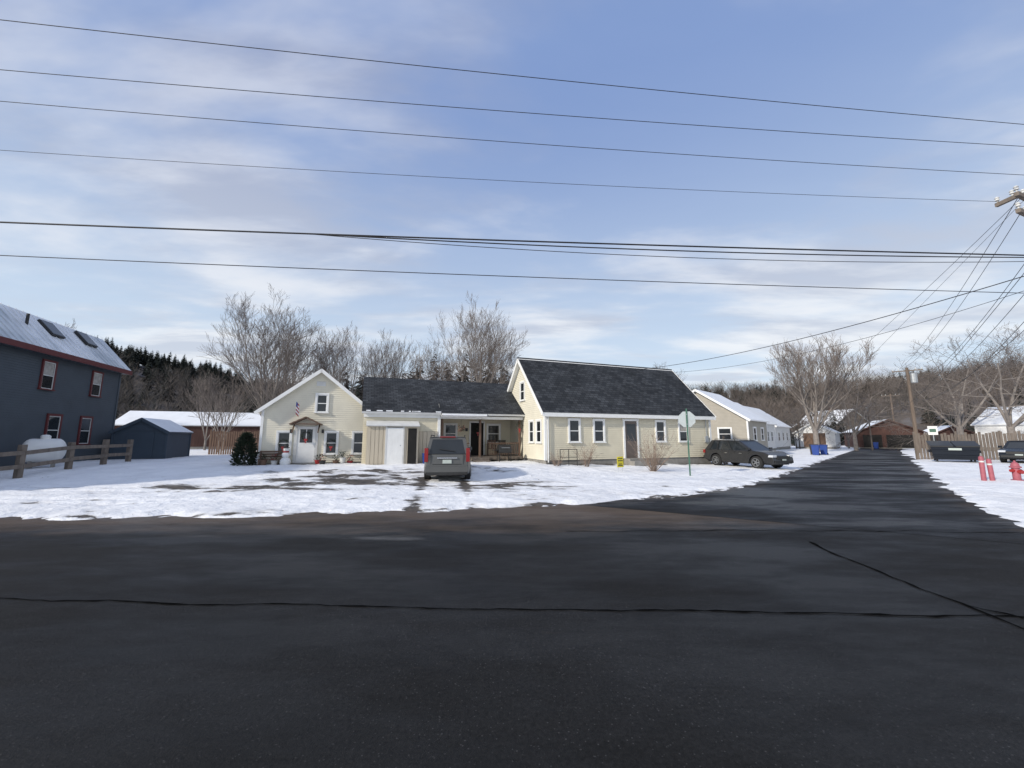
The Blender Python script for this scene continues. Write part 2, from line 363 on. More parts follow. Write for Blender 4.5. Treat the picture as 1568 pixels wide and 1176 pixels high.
# ---------------------------------------------------------------- building helpers
M['clapshade']=pm('clapboard_shadow_lip',(.27,.245,.19),.8,.05,3)  # shade under each board lip, painted as a darker siding colour
def clap(mb,A,d,n,span,z0,z1,step,mat):
    A=Vector(A);d=Vector(d);n=Vector(n);z=z0
    while z<z1-1e-4:
        zt=min(z+step,z1);a0,b0=span(z);a1,b1=span(zt)
        if b0-a0<.02:break
        P=lambda s,zz,o:A+d*s+n*o+Vector((0,0,zz))
        if b1-a1<.01:
            c=(a1+b1)/2;mb.face([P(a0,z,.022),P(b0,z,.022),P(c,zt,.004)],mat)
        else: mb.face([P(a0,z,.022),P(b0,z,.022),P(b1,zt,.004),P(a1,zt,.004)],mat)
        mb.face([P(a0,z,.0),P(b0,z,.0),P(b0,z,.022),P(a0,z,.022)],M['clapshade'])
        z=zt
def win(mb,A,d,n,s,zc,w,h,tr=None,fr=None,sash=True,curt=False,tw=.09):
    tr=tr or M['white'];fr=fr or M['white']
    A=Vector(A);d=Vector(d);n=Vector(n);up=Vector((0,0,1));C=A+d*s+up*zc
    B=lambda cs,cz,hw,hh,o,th,m:mb.obox(C+d*cs+up*cz+n*o,d*hw,n*th,up*hh,m)
    mb.face([C+d*a*w/2+up*b*h/2+n*.034 for a,b in((-1,-1),(1,-1),(1,1),(-1,1))],M['glass'])
    if curt:
        mb.face([C+d*a*w*.42+up*b+n*.037 for a,b in((-1,.02*h),(1,.02*h),(1,h*.46),(-1,h*.46))],M['curtain'])
    B(-w/2-tw/2,0,tw/2,h/2,.04,.035,tr);B(w/2+tw/2,0,tw/2,h/2,.04,.035,tr)
    B(0,h/2+tw/2,w/2+tw,tw/2,.045,.04,tr);B(0,-h/2-.03,w/2+tw+.03,.03,.06,.055,tr)
    if sash:
        for cs in(-w/2+.02,w/2-.02):B(cs,0,.02,h/2-.01,.045,.009,fr)
        for cz in(-h/2+.025,0,h/2-.025):B(0,cz,w/2-.041,.022,.047,.009,fr)
def roofslab(mb,p0,p1,p2,p3,th,mtop,medge):
    P=[Vector(p) for p in(p0,p1,p2,p3)];n=(P[1]-P[0]).cross(P[3]-P[0]).normalized()
    if n.z<0:n=-n
    Q=[p-n*th for p in P]
    mb.face(P,mtop);mb.face(Q[::-1],medge)
    for i in range(4):
        j=(i+1)%4;mb.face([P[i],Q[i],Q[j],P[j]],medge)
def gable_house(name,loc,rz,W,D,he,hr,wall,roof,trim,ovh=.3,windows=(),doors=(),swin=(),step=.13,found=.25,side_wall=None,lwin=(),chimney=False):
    E=empty(name,loc,rz);w=MB();r=MB();k=MB();f=MB()
    gs=lambda z:(0,W) if z<=he else ((z-he)/(hr-he)*W/2,W-(z-he)/(hr-he)*W/2)
    f.box(.02,W-.02,.02,D-.02,-.6,found,M['foundation'])
    clap(w,(0,0,0),(1,0,0),(0,-1,0),gs,found,hr,step,wall)
    clap(w,(W,D,0),(-1,0,0),(0,1,0),gs,found,hr,step,wall)
    fl=lambda z:(0,D)
    clap(w,(W,0,0),(0,1,0),(1,0,0),fl,found,he,step,side_wall or wall)
    clap(w,(0,D,0),(0,-1,0),(-1,0,0),fl,found,he,step,side_wall or wall)
    for x,y in((0,0),(W,0),(0,D),(W,D)):
        w.box(x-.06,x+.06,y-.06,y+.06,found,he,trim)
    sl=(hr-he)/(W/2);t=.12;ex=ovh
    for sg in(-1,1):
        xe=W/2+sg*(W/2+ex);ze=he-sl*ex+.12
        roofslab(r,(xe,-ex,ze),(W/2,-ex,hr+.12),(W/2,D+ex,hr+.12),(xe,D+ex,ze),t,roof,trim)
        a=Vector((xe,-ex-.015,ze-.1));b=Vector((W/2,-ex-.015,hr+.02));m=(a+b)/2
        u=(b-a)/2;nn=Vector((-u.z,0,u.x)).normalized()
        r.obox(m,u,(0,.012,0),nn*.09,trim)
    if chimney:
        r.box(W/2-.3,W/2+.3,D*.5-.3,D*.5+.3,hr-.4,hr+.9,M['barn']);r.box(W/2-.34,W/2+.34,D*.5-.34,D*.5+.34,hr+.9,hr+1.0,M['foundation'])
    for (s,zc,ww,hh) in windows: win(k,(0,0,0),(1,0,0),(0,-1,0),s,zc,ww,hh,tr=trim)
    for (s,zc,ww,hh) in swin: win(k,(W,0,0),(0,1,0),(1,0,0),s,zc,ww,hh,tr=trim)
    for (s,ww,hh,mt) in doors:
        k.box(s-ww/2,s+ww/2,-.05,0,found,found+hh,mt)
        for a in(-1,1):k.box(s+a*(ww/2+.05)-.05,s+a*(ww/2+.05)+.05,-.06,0,found,found+hh,trim)
        k.box(s-ww/2-.1,s+ww/2+.1,-.065,0,found+hh,found+hh+.1,trim)
    f.obj('foundation',E);w.obj('walls',E);r.obj('roof',E);k.obj('windows_and_doors',E)
    return E
# ---------------------------------------------------------------- main house
E=empty('clapboard_house',(HO.x,HO.y,.3),HA)
w=MB();r=MB();k=MB();f=MB();tr=M['white'];cr=M['cream']
L_=11.8;Dp=6.6;he=2.9;hr=6.25
f.box(.03,L_-.03,.03,Dp-.03,-.4,.2,M['foundation'])
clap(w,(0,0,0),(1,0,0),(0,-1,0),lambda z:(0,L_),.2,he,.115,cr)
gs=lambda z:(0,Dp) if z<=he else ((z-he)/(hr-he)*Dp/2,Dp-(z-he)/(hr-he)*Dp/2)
clap(w,(0,Dp,0),(0,-1,0),(-1,0,0),gs,.2,hr,.115,M['cream_lit'])
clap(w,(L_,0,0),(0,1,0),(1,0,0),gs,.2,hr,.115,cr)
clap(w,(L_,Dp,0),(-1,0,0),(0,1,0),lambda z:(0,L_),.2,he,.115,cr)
for x,y in((0,0),(L_,0),(0,Dp),(L_,Dp)):w.box(x-.07,x+.07,y-.07,y+.07,.2,he-.02,tr)
w.box(.07,L_-.07,-.04,0,he-.28,he-.02,tr)
sl=(hr-he)/(Dp/2);ov=.28
for sg in(-1,1):
    ye=Dp/2+sg*(Dp/2+ov);ze=he-sl*ov+.14
    roofslab(r,(-ov,ye,ze),(L_+ov,ye,ze),(L_+ov,Dp/2,hr+.14),(-ov,Dp/2,hr+.14),.12,M['shingle'],tr)
    for xx in(-ov-.013,L_+ov+.013):
        a=Vector((xx,ye,ze-.1));b=Vector((xx,Dp/2,hr+.03));u=(b-a)/2;nn=Vector((0,-u.z,u.y)).normalized()
        r.obox((a+b)/2,u,(.011,0,0),nn*.1,tr)
r.box(-ov,L_+ov,-ov-.03,-ov,he-sl*ov-.08,he-sl*ov+.12,tr)
r.tube((-ov-.02,Dp/2,hr+.15),(L_+ov+.02,Dp/2,hr+.15),.05,.05,M['shingle'],6)
for s in(1.77,3.37,7.77,9.56):win(k,(0,0,0),(1,0,0),(0,-1,0),s,1.78,.62,1.22,curt=(s>9))
k.box(5.15,6.0,-.05,0,.22,2.38,M['doorbrown']);k.box(5.25,5.9,-.058,-.05,1.2,2.2,M['glass'])
for a in(5.09,6.06):k.box(a-.06,a+.06,-.07,0,.22,2.38,tr)
k.box(5.0,6.15,-.08,0,2.38,2.5,tr)
k.box(5.0,6.2,-1.0,-.03,-.15,.1,M['foundation']);k.box(5.0,6.2,-.6,-.03,.1,.22,M['foundation'])
for s,zc,ww,hh in((Dp-3.1,4.25,.6,1.1),(Dp-.75,1.75,.55,1.2),(Dp-1.75,1.75,.55,1.2)):
    win(k,(0,Dp,0),(0,-1,0),(-1,0,0),s,zc,ww,hh)
for x in(.4,.9,1.4):k.tube((x,-.9,-.1),(x,-.9,.8),.02,.02,M['black'])
k.tube((.4,-.9,.8),(1.4,-.9,.8),.02,.02,M['black']);k.tube((.4,-.9,.4),(1.4,-.9,.4),.015,.015,M['black'])
k.box(L_-.5,L_-.25,-.12,-.02,1.1,1.5,M['galv']);k.tube((L_-.37,-.07,1.5),(L_-.37,-.07,2.85),.025,.025,M['galv'])
k.tube((.12,-.1,.1),(.12,-.1,2.6),.035,.035,tr,8)
ye,ym,yb=2.72,6.0,9.2;ze,zr=2.78,5.1
roofslab(r,(-9.3,ye,ze),(-.02,ye,ze),(-.02,ym,zr),(-9.3,ym,zr),.12,M['shingle'],tr)
roofslab(r,(-9.3,yb,ze),(-.02,yb,ze),(-.02,ym,zr),(-9.3,ym,zr),.12,M['shingle'],tr)
clap(w,(-9.2,3.0,0),(1,0,0),(0,-1,0),lambda z:(0,4.0),.05,2.72,.115,cr)
clap(w,(-5.2,3.0,0),(0,1,0),(1,0,0),lambda z:(0,2.3),.1,2.6,.115,cr)
clap(w,(-5.2,5.3,0),(1,0,0),(0,-1,0),lambda z:(0,5.2),.3,3.2,.115,cr)
clap(w,(0,9,0),(-1,0,0),(0,1,0),lambda z:(0,9.3),.1,2.9,.13,cr)
w.box(-5.29,-5.13,2.92,3.0,.05,2.7,tr)
w.box(-9.2,-5.2,2.93,2.975,2.5,2.72,tr)
f.box(-5.1,-.05,3.05,5.3,.12,.3,M['woodgray'])
for i in range(9):f.box(-5.1+i*.57,-4.98+i*.57,3.0,3.05,-.2,.28,M['woodgray'])
for x in(-5.0,-2.75,-.25):k.box(x-.055,x+.055,3.05,3.16,.3,2.5,M['woodbrown'])
k.box(-5.1,-.05,3.03,3.17,2.48,2.64,tr)
k.box(-5.1,-.05,3.2,5.25,2.58,2.62,M['woodbrown'])
roofslab(r,(-5.15,2.55,2.62),(-2.4,2.55,2.62),(-2.4,3.5,3.42-.05),(-5.15,3.5,3.42-.05),.06,M['shingle'],tr)
r.box(-5.1,-2.5,2.5,2.72,2.64,2.74,M['snow'])
q=random.Random(5)
for i in range(9):
    x=-9.2+q.uniform(0,4);r.box(x,x+q.uniform(.1,.35),2.70,2.70+q.uniform(.05,.14),2.80,2.86,M['snow'])
for x0,x1 in((-5.0,-3.4),(-2.2,-.3)):
    k.box(x0,x1,3.06,3.12,1.05,1.11,M['woodbrown']);k.box(x0,x1,3.07,3.11,.42,.46,M['woodbrown'])
    n=int((x1-x0)/.14)
    for i in range(n):k.box(x0+.05+i*.14,x0+.08+i*.14,3.075,3.105,.46,1.05,M['woodbrown'])
for i in range(3):f.box(-3.3,-2.3,3.0-.28*(i+1),3.0-.28*i,-.25,.24-.13*i,M['woodgray'])
win(k,(-5.2,5.3,0),(1,0,0),(0,-1,0),1.15,1.65,.7,1.15);win(k,(-5.2,5.3,0),(1,0,0),(0,-1,0),4.0,1.65,.8,1.15)
k.box(-2.75,-1.9,5.24,5.3,.3,2.35,M['dark']);k.box(-2.84,-2.75,5.22,5.3,.3,2.4,tr);k.box(-1.9,-1.81,5.22,5.3,.3,2.4,tr);k.box(-2.84,-1.81,5.22,5.3,2.35,2.45,tr)
vb=M['woodtan']
for i in range(13):
    x0=-9.0+i*.2
    if -8.0<x0+.1<-7.25:continue
    h=2.02
    w.box(x0,x0+.185,2.32,2.36,.0,h if x0<-8.05 else 1.98,vb)
w.box(-9.0,-6.4,2.34,2.95,1.98,2.03,vb)
w.box(-9.0,-8.96,2.36,2.95,0,1.98,vb);w.box(-6.44,-6.4,2.36,2.95,0,1.98,vb)
roofslab(r,(-9.05,2.2,2.04),(-6.35,2.2,2.04),(-6.35,2.99,2.32),(-9.05,2.99,2.32),.05,M['dullwhite'],M['dullwhite'])
k.box(-8.02,-7.22,2.29,2.34,.04,1.93,M['white'])
for a in(-8.06,-7.18):k.box(a-.04,a+.04,2.28,2.35,.02,1.98,M['dullwhite'])
k.lathe((-7.32,2.28,1.0),[(0,0),(.03,0),(.03,.03)],M['galv'],8,(0,1,0))
k.box(-6.95,-6.5,2.30,2.33,.02,1.9,M['dark'])
for i in range(5):w.box(-6.3+i*.22,-6.1+i*.22,2.92,2.955,.02,1.75,vb)
X0,W2,yf=-14.07,5.25,4.33;h2,r2=2.85,5.0;D2=9
g2=lambda z:(0,W2) if z<=h2 else ((z-h2)/(r2-h2)*W2/2,W2-(z-h2)/(r2-h2)*W2/2)
f.box(X0+.03,X0+W2-.03,yf+.03,yf+D2,-.4,.1,M['foundation'])
clap(w,(X0,yf,0),(1,0,0),(0,-1,0),g2,.1,r2,.115,M['cream_lit'])
clap(w,(X0,yf+D2,0),(0,-1,0),(-1,0,0),lambda z:(0,D2),.1,h2,.115,cr)
clap(w,(X0+W2,yf,0),(0,1,0),(1,0,0),lambda z:(0,D2),.1,h2,.115,cr)
for x in(X0,X0+W2):w.box(x-.06,x+.06,yf-.06,yf+.06,.1,h2-.02,tr)
sl2=(r2-h2)/(W2/2)
for sg in(-1,1):
    xm=X0+W2/2;xe=xm+sg*(W2/2+.3);ze2=h2-sl2*.3+.13
    roofslab(r,(xe,yf-.3,ze2),(xm,yf-.3,r2+.13),(xm,yf+D2,r2+.13),(xe,yf+D2,ze2),.11,M['shingle'],tr)
    a=Vector((xe,yf-.312,ze2-.09));b=Vector((xm,yf-.312,r2+.03));u=(b-a)/2;nn=Vector((-u.z,0,u.x)).normalized()
    r.obox((a+b)/2,u,(0,.011,0),nn*.085,tr)
A0=(X0,yf,0)
win(k,A0,(1,0,0),(0,-1,0),2.72,3.25,.5,.95)
for s in(1.05,3.3,4.68):win(k,A0,(1,0,0),(0,-1,0),s,1.12,.55,1.15)
k.box(X0+1.65,X0+2.5,yf-.05,yf,.1,2.0,M['white']);k.box(X0+1.78,X0+2.37,yf-.06,yf-.05,1.15,1.85,M['glass'])
k.box(X0+2.05,X0+2.1,yf-.066,yf-.06,1.15,1.85,M['white'])
for a in(1.58,2.57):k.box(X0+a-.07,X0+a+.07,yf-.07,yf,.1,2.05,M['dullwhite'])
xm=X0+2.08
for sg in(-1,1):
    roofslab(r,(xm+sg*.75,yf-.8,2.12),(xm,yf-.8,2.5),(xm,yf,2.5),(xm+sg*.75,yf,2.12),.06,M['woodbrown'],M['woodbrown'])
    k.obox((xm+sg*.6,yf-.35,1.9),(.025,0,0),(0,.35,.22),(0,.02,-.03),M['woodbrown'])
k.box(xm-.6,xm+.6,yf-.75,yf-.7,2.08,2.14,M['woodbrown'])
f.box(xm-.6,xm+.6,yf-.9,yf-.06,-.2,.08,M['foundation'])
k.box(X0+2.4,X0+2.85,yf-.04,yf,4.2,4.45,M['dullwhite'])
for lx in(1.35,2.85):k.box(X0+lx-.05,X0+lx+.05,yf-.12,yf-.02,1.65,1.85,M['black'])
k.box(-3.1,-2.95,5.18,5.28,1.8,2.0,M['black'])
f.obj('foundation_and_deck',E);w.obj('walls',E);r.obj('roof',E);k.obj('windows_doors_trim',E)
def hw(lx,ly,z=0):
    p=HO+HX*lx+HY*ly;return Vector((p.x,p.y,.3+z))
fl=empty('flag',hw(X0+1.75,yf-.1,2.3),HA);mb=MB();mb.tube((0,0,0),(-.2,-.45,1.0),.014,.014,M['white'])
for i in range(7):
    zt=.98-i*.09
    mb.face([(-.19,-.44,zt),(-.05,-.38,zt-.18),(-.05,-.38,zt-.27),(-.19,-.44,zt-.09)],M['brred'] if i%2==0 else M['white'])
mb.face([(-.191,-.445,.99),(-.12,-.415,.90),(-.12,-.415,.66),(-.191,-.445,.75)],M['bluebin'])
mb.obj('flag_cloth',fl)
def pot(name,lx,ly,col,h=.35,rr=.16,leaf=None):
    e=empty(name,hw(lx,ly,-.08));mb=MB();mb.lathe((0,0,0),[(0,0),(rr*.7,0),(rr,h),(rr*1.1,h),(rr*1.1,h+.04),(rr*.85,h+.04),(0,h)],col)
    rr2=random.Random(int(abs(lx)*100))
    for i in range(90):
        a=rr2.uniform(0,6.28);t=rr2.uniform(.05,.28);p=Vector((math.cos(a)*t*.7,math.sin(a)*t*.7,h+rr2.uniform(.02,.35)))
        q=Vector((rr2.uniform(-.06,.06),rr2.uniform(-.06,.06),rr2.uniform(-.05,.05)));mb.face([p,p+q,p+Vector((q.y,q.z,q.x))],leaf if (leaf and i%3==0) else M['evergreen'])
    mb.obj('pot_and_plant',e)
for dx,dy,c,h,lf in((.3,.5,'woodbrown',.35,None),(.75,.4,'dullwhite',.3,'brred'),(2.75,.5,'brred',.3,None),(3.0,.9,'black',.28,'brred'),(3.6,.4,'woodbrown',.25,'dullwhite'),(3.95,.55,'dullwhite',.4,None),(4.3,.45,'brred',.22,'brred'),(5.0,.6,'black',.3,None)):
    pot('flower_pot',X0+dx,yf-dy,M[c],h,.15,M[lf] if lf else None)
pot('flower_pot',-4.4,2.4,M['brred'],.3);pot('flower_pot',-3.7,2.6,M['black'],.3,.15,M['brred'])
def snowman(loc):
    e=empty('snowman_figure',loc,HA);mb=MB()
    def ball(c,rd,m):mb.lathe(c,[(rd*math.sin(t),-rd*math.cos(t)) for t in[math.pi*i/8 for i in range(9)]],m,12)
    ball((0,0,.25),.25,M['white']);ball((0,0,.6),.18,M['white']);ball((0,0,.86),.13,M['white'])
    mb.lathe((0,0,.95),[(.16,0),(.16,.02),(.1,.03),(.1,.16),(0,.16)],M['black'],12)
    mb.tube((0,-.12,.86),(0,-.22,.85),.02,.003,M['rust']);mb.lathe((0,0,.72),[(.14,0),(.15,.04),(.12,.07)],M['brred'],12)
    mb.obj('body',e,smooth=50)
snowman(hw(X0+1.3,yf-.75,-.05))
def bench(loc,rz):
    e=empty('garden_bench',loc,rz);mb=MB()
    for x in(-.5,.5):
        mb.box(x-.03,x+.03,-.2,-.14,0,.42,M['woodbrown']);mb.box(x-.03,x+.03,.16,.22,0,.85,M['woodbrown']);mb.box(x-.03,x+.03,-.22,.16,.58,.62,M['woodbrown'])
    for i in range(4):mb.box(-.55,.55,-.2+i*.1,-.12+i*.1,.42,.45,M['woodbrown'])
    for i in range(3):mb.box(-.55,.55,.13,.155,.52+i*.12,.6+i*.12,M['woodbrown'])
    mb.obj('slats',e)
bench(hw(X0+.6,yf-.35,-.1),HA)
def wreath(loc,rz):
    e=empty('wreath',loc,rz);mb=MB();q=random.Random(3)
    for i in range(220):
        a=q.uniform(0,6.28);p=Vector((math.cos(a)*.2+q.uniform(-.05,.05),q.uniform(-.05,.0),math.sin(a)*.2+q.uniform(-.05,.05)))
        u=Vector([q.uniform(-.05,.05) for _ in range(3)]);v=Vector([q.uniform(-.03,.03) for _ in range(3)]);mb.face([p,p+u,p+v],M['evergreen'])
    mb.box(-.08,.08,-.07,-.05,-.25,-.15,M['brred']);mb.box(-.03,.03,-.072,-.052,-.38,-.25,M['brred']);mb.obj('wreath_ring',e)
wreath(hw(-.3,3.0,2.1),HA);wreath(hw(-2.3,5.2,1.9),HA)
wreath(hw(X0+3.3,yf-.12,1.1),HA);wreath(hw(X0+2.07,yf-.12,1.5),HA);wreath(hw(X0+1.05,yf-.12,1.1),HA)
# hanging basket and lantern under porch eave
e=empty('hanging_basket',hw(-3.9,3.1,1.95),0);mb=MB();mb.tube((0,0,0),(0,0,.5),.006,.006,M['black'],4);mb.lathe((0,0,-.18),[(0,0),(.12,.03),(.16,.16)],M['woodbrown'],12)
q=random.Random(8)
for i in range(90):
    p=Vector((q.uniform(-.2,.2),q.uniform(-.2,.2),q.uniform(-.2,.15)));mb.face([p,p+Vector((q.uniform(-.06,.06),.02,.05)),p+Vector((.03,q.uniform(-.06,.06),-.04))],M['brred'] if i%3==0 else M['evergreen'])
mb.obj('basket',e)
def chair(loc,rz,m):
    e=empty('porch_chair',loc,rz);mb=MB()
    for x in(-.25,.25):
        for y in(-.22,.25):mb.box(x-.02,x+.02,y-.02,y+.02,0,.42 if y<0 else .95,m)
        mb.box(x-.03,x+.03,-.25,.25,.6,.63,m)
    mb.box(-.27,.27,-.25,.25,.4,.44,m)
    for i in range(5):mb.box(-.22+i*.1,-.16+i*.1,.24,.27,.44,.95,m)
    mb.obj('frame',e)
chair(hw(-.9,4.0,.3),HA+.3,M['black']);chair(hw(-4.5,4.2,.3),HA,M['brred']);chair(hw(-1.6,4.4,.3),HA-.2,M['woodbrown'])
def grill(loc,rz):
    e=empty('barbecue_grill',loc,rz);mb=MB();
    for x in(-.35,.35):
        for y in(-.2,.2):mb.box(x-.02,x+.02,y-.02,y+.02,0,.8,M['black'])
    mb.box(-.4,.4,-.25,.25,.7,.85,M['black']);mb.lathe((-.38,0,.85),[(0,0),(.25,0),(.25,.76),(0,.76)],M['black'],14,(1,0,0));mb.box(-.7,-.4,-.2,.2,.78,.81,M['black']);mb.box(-.25,.25,-.29,-.27,.92,.94,M['galv'])
    mb.obj('body',e)
grill(hw(-1.5,2.4,-.1),HA)
def bin_(loc,m,s=1,name='wheelie_bin',rz=0):
    e=empty(name,loc,rz,s);mb=MB()
    b=[(-.24,-.24),(.24,-.24),(.24,.24),(-.24,.24)];t=[(-.3,-.32),(.3,-.32),(.3,.32),(-.3,.32)]
    for i in range(4):
        j=(i+1)%4;mb.face([(*b[i],.04),(*b[j],.04),(*t[j],.95),(*t[i],.95)],m)
    mb.box(-.32,.32,-.36,.33,.95,1.0,m);mb.box(-.25,.25,.33,.38,.9,.94,m)
    for x in(-.27,.27):mb.lathe((x-.03,.22,.1),[(0,0),(.1,0),(.1,.06),(0,.06)],M['tyre'],12,(1,0,0))
    mb.obj('bin_body',e)
bin_(hw(-5.95,2.2,-.12),M['bluebin'],.7,'recycling_bin',HA)
bin_(hw(-5.55,2.1,-.12),M['black'],.65,'recycling_bin',HA)
# ---------------------------------------------------------------- left neighbour building
e_=Vector((-.326,.945)).normalized();rot=math.atan2(e_.y,e_.x);far=Vector((-26,25.3));LB=17.0;o=far-e_*LB
B=empty('blue_gray_house',(o.x,o.y,0.05),rot);w=MB();r=MB();k=MB();f=MB()
f.box(.02,LB-.02,.02,8,-.3,.3,M['foundation'])
zw=6.15
sv=M['clapshade'];M['clapshade']=pm('clapboard_shadow_lip_blue',(.02,.027,.035),.8,.05,3)  # same painted lip shade, in dark blue
clap(w,(0,0,0),(1,0,0),(0,-1,0),lambda z:(0,LB),.3,zw,.12,M['bluegray'])
def spn(z):
    if z<zw:return (0,8)
    if z<8.0:return ((z-zw)/(8.0-zw)*1.45, 8-(z-zw)/(8.0-zw)*6.4)
    return (0,0)
clap(w,(LB,0,0),(0,1,0),(1,0,0),spn,.3,8.0,.12,M['bluegray'])
clap(w,(0,0,0),(0,1,0),(-1,0,0),spn,.3,8.0,.12,M['bluegray'])
w.box(LB-.08,LB+.05,-.05,.06,.3,zw,M['bluegray'])
ye,ze,yr,zr=-.42,6.08,1.35,8.15
roofslab(r,(-.3,ye,ze),(LB+.35,ye,ze),(LB+.35,yr,zr),(-.3,yr,zr),.1,M['metal_roof'],M['red'])
roofslab(r,(-.3,yr,zr),(LB+.35,yr,zr),(LB+.35,8.3,6.1),(-.3,8.3,6.1),.1,M['metal_roof'],M['red'])
u=Vector((0,yr-ye,zr-ze));nn=Vector((0,-u.z,u.y)).normalized();nn=nn if nn.z>0 else -nn
for i in range(int((LB+.6)/.42)):
    x=-.25+i*.42;r.obox(Vector((x,(ye+yr)/2,(ze+zr)/2))+nn*.02,(.015,0,0),u/2,nn*.025,M['metal_roof'])
r.box(-.3,LB+.35,ye-.03,ye,ze-.26,ze+.02,M['red'])
r.box(-.3,LB+.3,ye,0,ze-.22,ze-.19,M['bluegray'])
for t,q in((2.2,.5),(5.0,.45),(9.2,.5)):
    c=Vector((LB-t,0,0))+Vector((0,ye,ze)).lerp(Vector((0,yr,zr)),q+.2)+nn*.09
    r.obox(c,(.45,0,0),u.normalized()*.5,nn*.07,M['black']);r.obox(c+nn*.072,(.39,0,0),u.normalized()*.44,nn*.004,M['glass'])
c=Vector((LB-6.6,0,0))+Vector((0,ye,ze)).lerp(Vector((0,yr,zr)),.6);r.tube(c,c+Vector((0,0,.55)),.06,.06,M['black'],10)
for t in(2.2,5.87,10.0,14):win(k,(0,0,0),(1,0,0),(0,-1,0),LB-t,4.85,.75,1.4,tr=M['red'],fr=M['dullwhite'],tw=.10,curt=True)
for t in(2.6,5.0,8.9,13):win(k,(0,0,0),(1,0,0),(0,-1,0),LB-t,2.05,.8,1.5,tr=M['red'],fr=M['dullwhite'],tw=.11)
f.obj('foundation',B);w.obj('walls',B);r.obj('roof',B);k.obj('windows',B)
p=Vector((-22.4,25.3))-HX*2.7
S=gable_house('garden_shed',(p.x,p.y,.3),HA,2.7,3.6,1.75,2.55,M['shedblue'],M['snowroof'],M['shedblue'],ovh=.15,found=.05,step=.2,doors=((1.35,1.2,1.6,M['shedblue']),))
M['clapshade']=sv
def rail_fence(name,pts,h=1.35):
    E=empty(name);mb=MB()
    for i,(x,y) in enumerate(pts):
        z=gz(x,y)-.1;mb.box(x-.09,x+.09,y-.09,y+.09,z,z+h+R.uniform(-.05,.08),M['woodgray'])
    for a,b in zip(pts[:-1],pts[1:]):
        za=gz(*a);zb=gz(*b)
        for hh in(.45,.95):
            A=Vector((a[0],a[1],za+hh+R.uniform(-.03,.03)));Bq=Vector((b[0],b[1],zb+hh+R.uniform(-.03,.03)));u=(Bq-A)/2
            n=Vector((-u.y,u.x,0)).normalized();mb.obox((A+Bq)/2-n*.1,u,n*.035,(0,0,.08),M['woodgray'])
    mb.obj('posts_and_rails',E)
rail_fence('wooden_rail_fence',[(-19.3,10.9),(-19.4,13.4),(-19.65,15.7),(-20.4,18.1),(-20.9,20.1),(-21.9,22.4)])
def tank(x,y,rz):
    E=empty('propane_tank',(x,y,gz(x,y)),rz);mb=MB();r0=.55;L2=.40
    prof=[(r0*math.sin(t),-L2-.32*math.cos(t)) for t in[math.pi/2*i/6 for i in range(0,7)]]+[(r0*math.cos(t),L2+.32*math.sin(t)) for t in[math.pi/2*i/6 for i in range(0,7)]]
    mb.lathe((0,0,.80),prof,M['white'],24,(1,0,0))
    mb.lathe((0,0,1.31),[(.17,0),(.17,.16),(.1,.22),(0,.23)],M['white'],16)
    for xx in(-.35,.35):mb.box(xx-.06,xx+.06,-.25,.25,0,.36,M['foundation'])
    mb.obj('tank',E,smooth=40)
tank(-22.25,18.6,math.radians(45))
def board_fence(name,a,b,h,m,gap=.02,bw=.14,vary=.0):
    E=empty(name);mb=MB();A=Vector(a);Bq=Vector(b);d=(Bq-A);L=d.length;d.normalize();n=Vector((-d.y,d.x));s=0
    while s<L:
        c=A+d*(s+bw/2);z=gz(c.x,c.y)-.05;hh=h+R.uniform(-vary,vary)
        mb.obox((c.x,c.y,z+hh/2),(d.x*bw/2,d.y*bw/2,0),(n.x*.012,n.y*.012,0),(0,0,hh/2),m);s+=bw+gap
    for i in range(int(L/2.4)+1):
        c=A+d*min(L,i*2.4)+n*.06;z=gz(c.x,c.y);mb.obox((c.x,c.y,z+h/2),(d.x*.05,d.y*.05,0),(n.x*.045,n.y*.045,0),(0,0,h/2+.1),m)
    mb.obj('boards',E)
board_fence('wooden_fence',(-24.4,31.5),(-17.5,32.5),1.9,M['woodbrown'],.05,.12,.05)
board_fence('wooden_fence',(31.2,30.2),(43,25.5),2.0,M['woodgray'],.04,.15,.12)
gable_house('long_barn',(-49,52,.3),math.radians(-70),7,16,2.9,4.6,M['barn'],M['snowroof'],M['dullwhite'],windows=((3.5,2,1,1),))
gable_house('gray_cottage',(-19.5,40,.3),HA,5,6,2.4,4.0,M['wsiding'],M['snowroof'],M['white'],windows=((1.5,1.5,.8,1),(3.5,1.5,.8,1)))
a45=math.radians(-45)
gable_house('tan_house',(14.4,38.7,.3),a45,8,6.5,3.0,5.75,M['tan'],M['snowroof'],M['white'],windows=((6.2,1.7,1.0,1.0),(4.0,4.0,.7,.9),(2,1.7,.8,1.1)),swin=((2,1.7,.8,1.1),(4.6,1.7,.8,1.1)))
gable_house('white_house',(20.8,46.2,.2),a45,7.4,7,3.1,5.7,M['wsiding'],M['snowroof'],M['white'],windows=((1.8,1.6,.8,1.1),(5.6,1.6,.8,1.1)),swin=((1.6,1.6,.8,1.1),(3.6,1.6,.8,1.1),(5.4,1.6,.8,1.1)),doors=((3.4,.9,2,M['doorbrown']),))
gable_house('white_house',(28.2,54,.2),a45,7.0,9,3.0,5.6,M['wsiding'],M['snowroof'],M['white'],windows=((1.8,1.6,.8,1.1),(5.2,1.6,.8,1.1)),swin=((2,1.6,.8,1.1),(4.5,1.6,.8,1.1),(7,1.6,.8,1.1)))
gable_house('white_garage',(42.5,58.5,.2),a45,4.6,6,2.2,3.6,M['wsiding'],M['snowroof'],M['white'],doors=((2.3,2.6,2.0,M['woodbrown']),),found=.1)
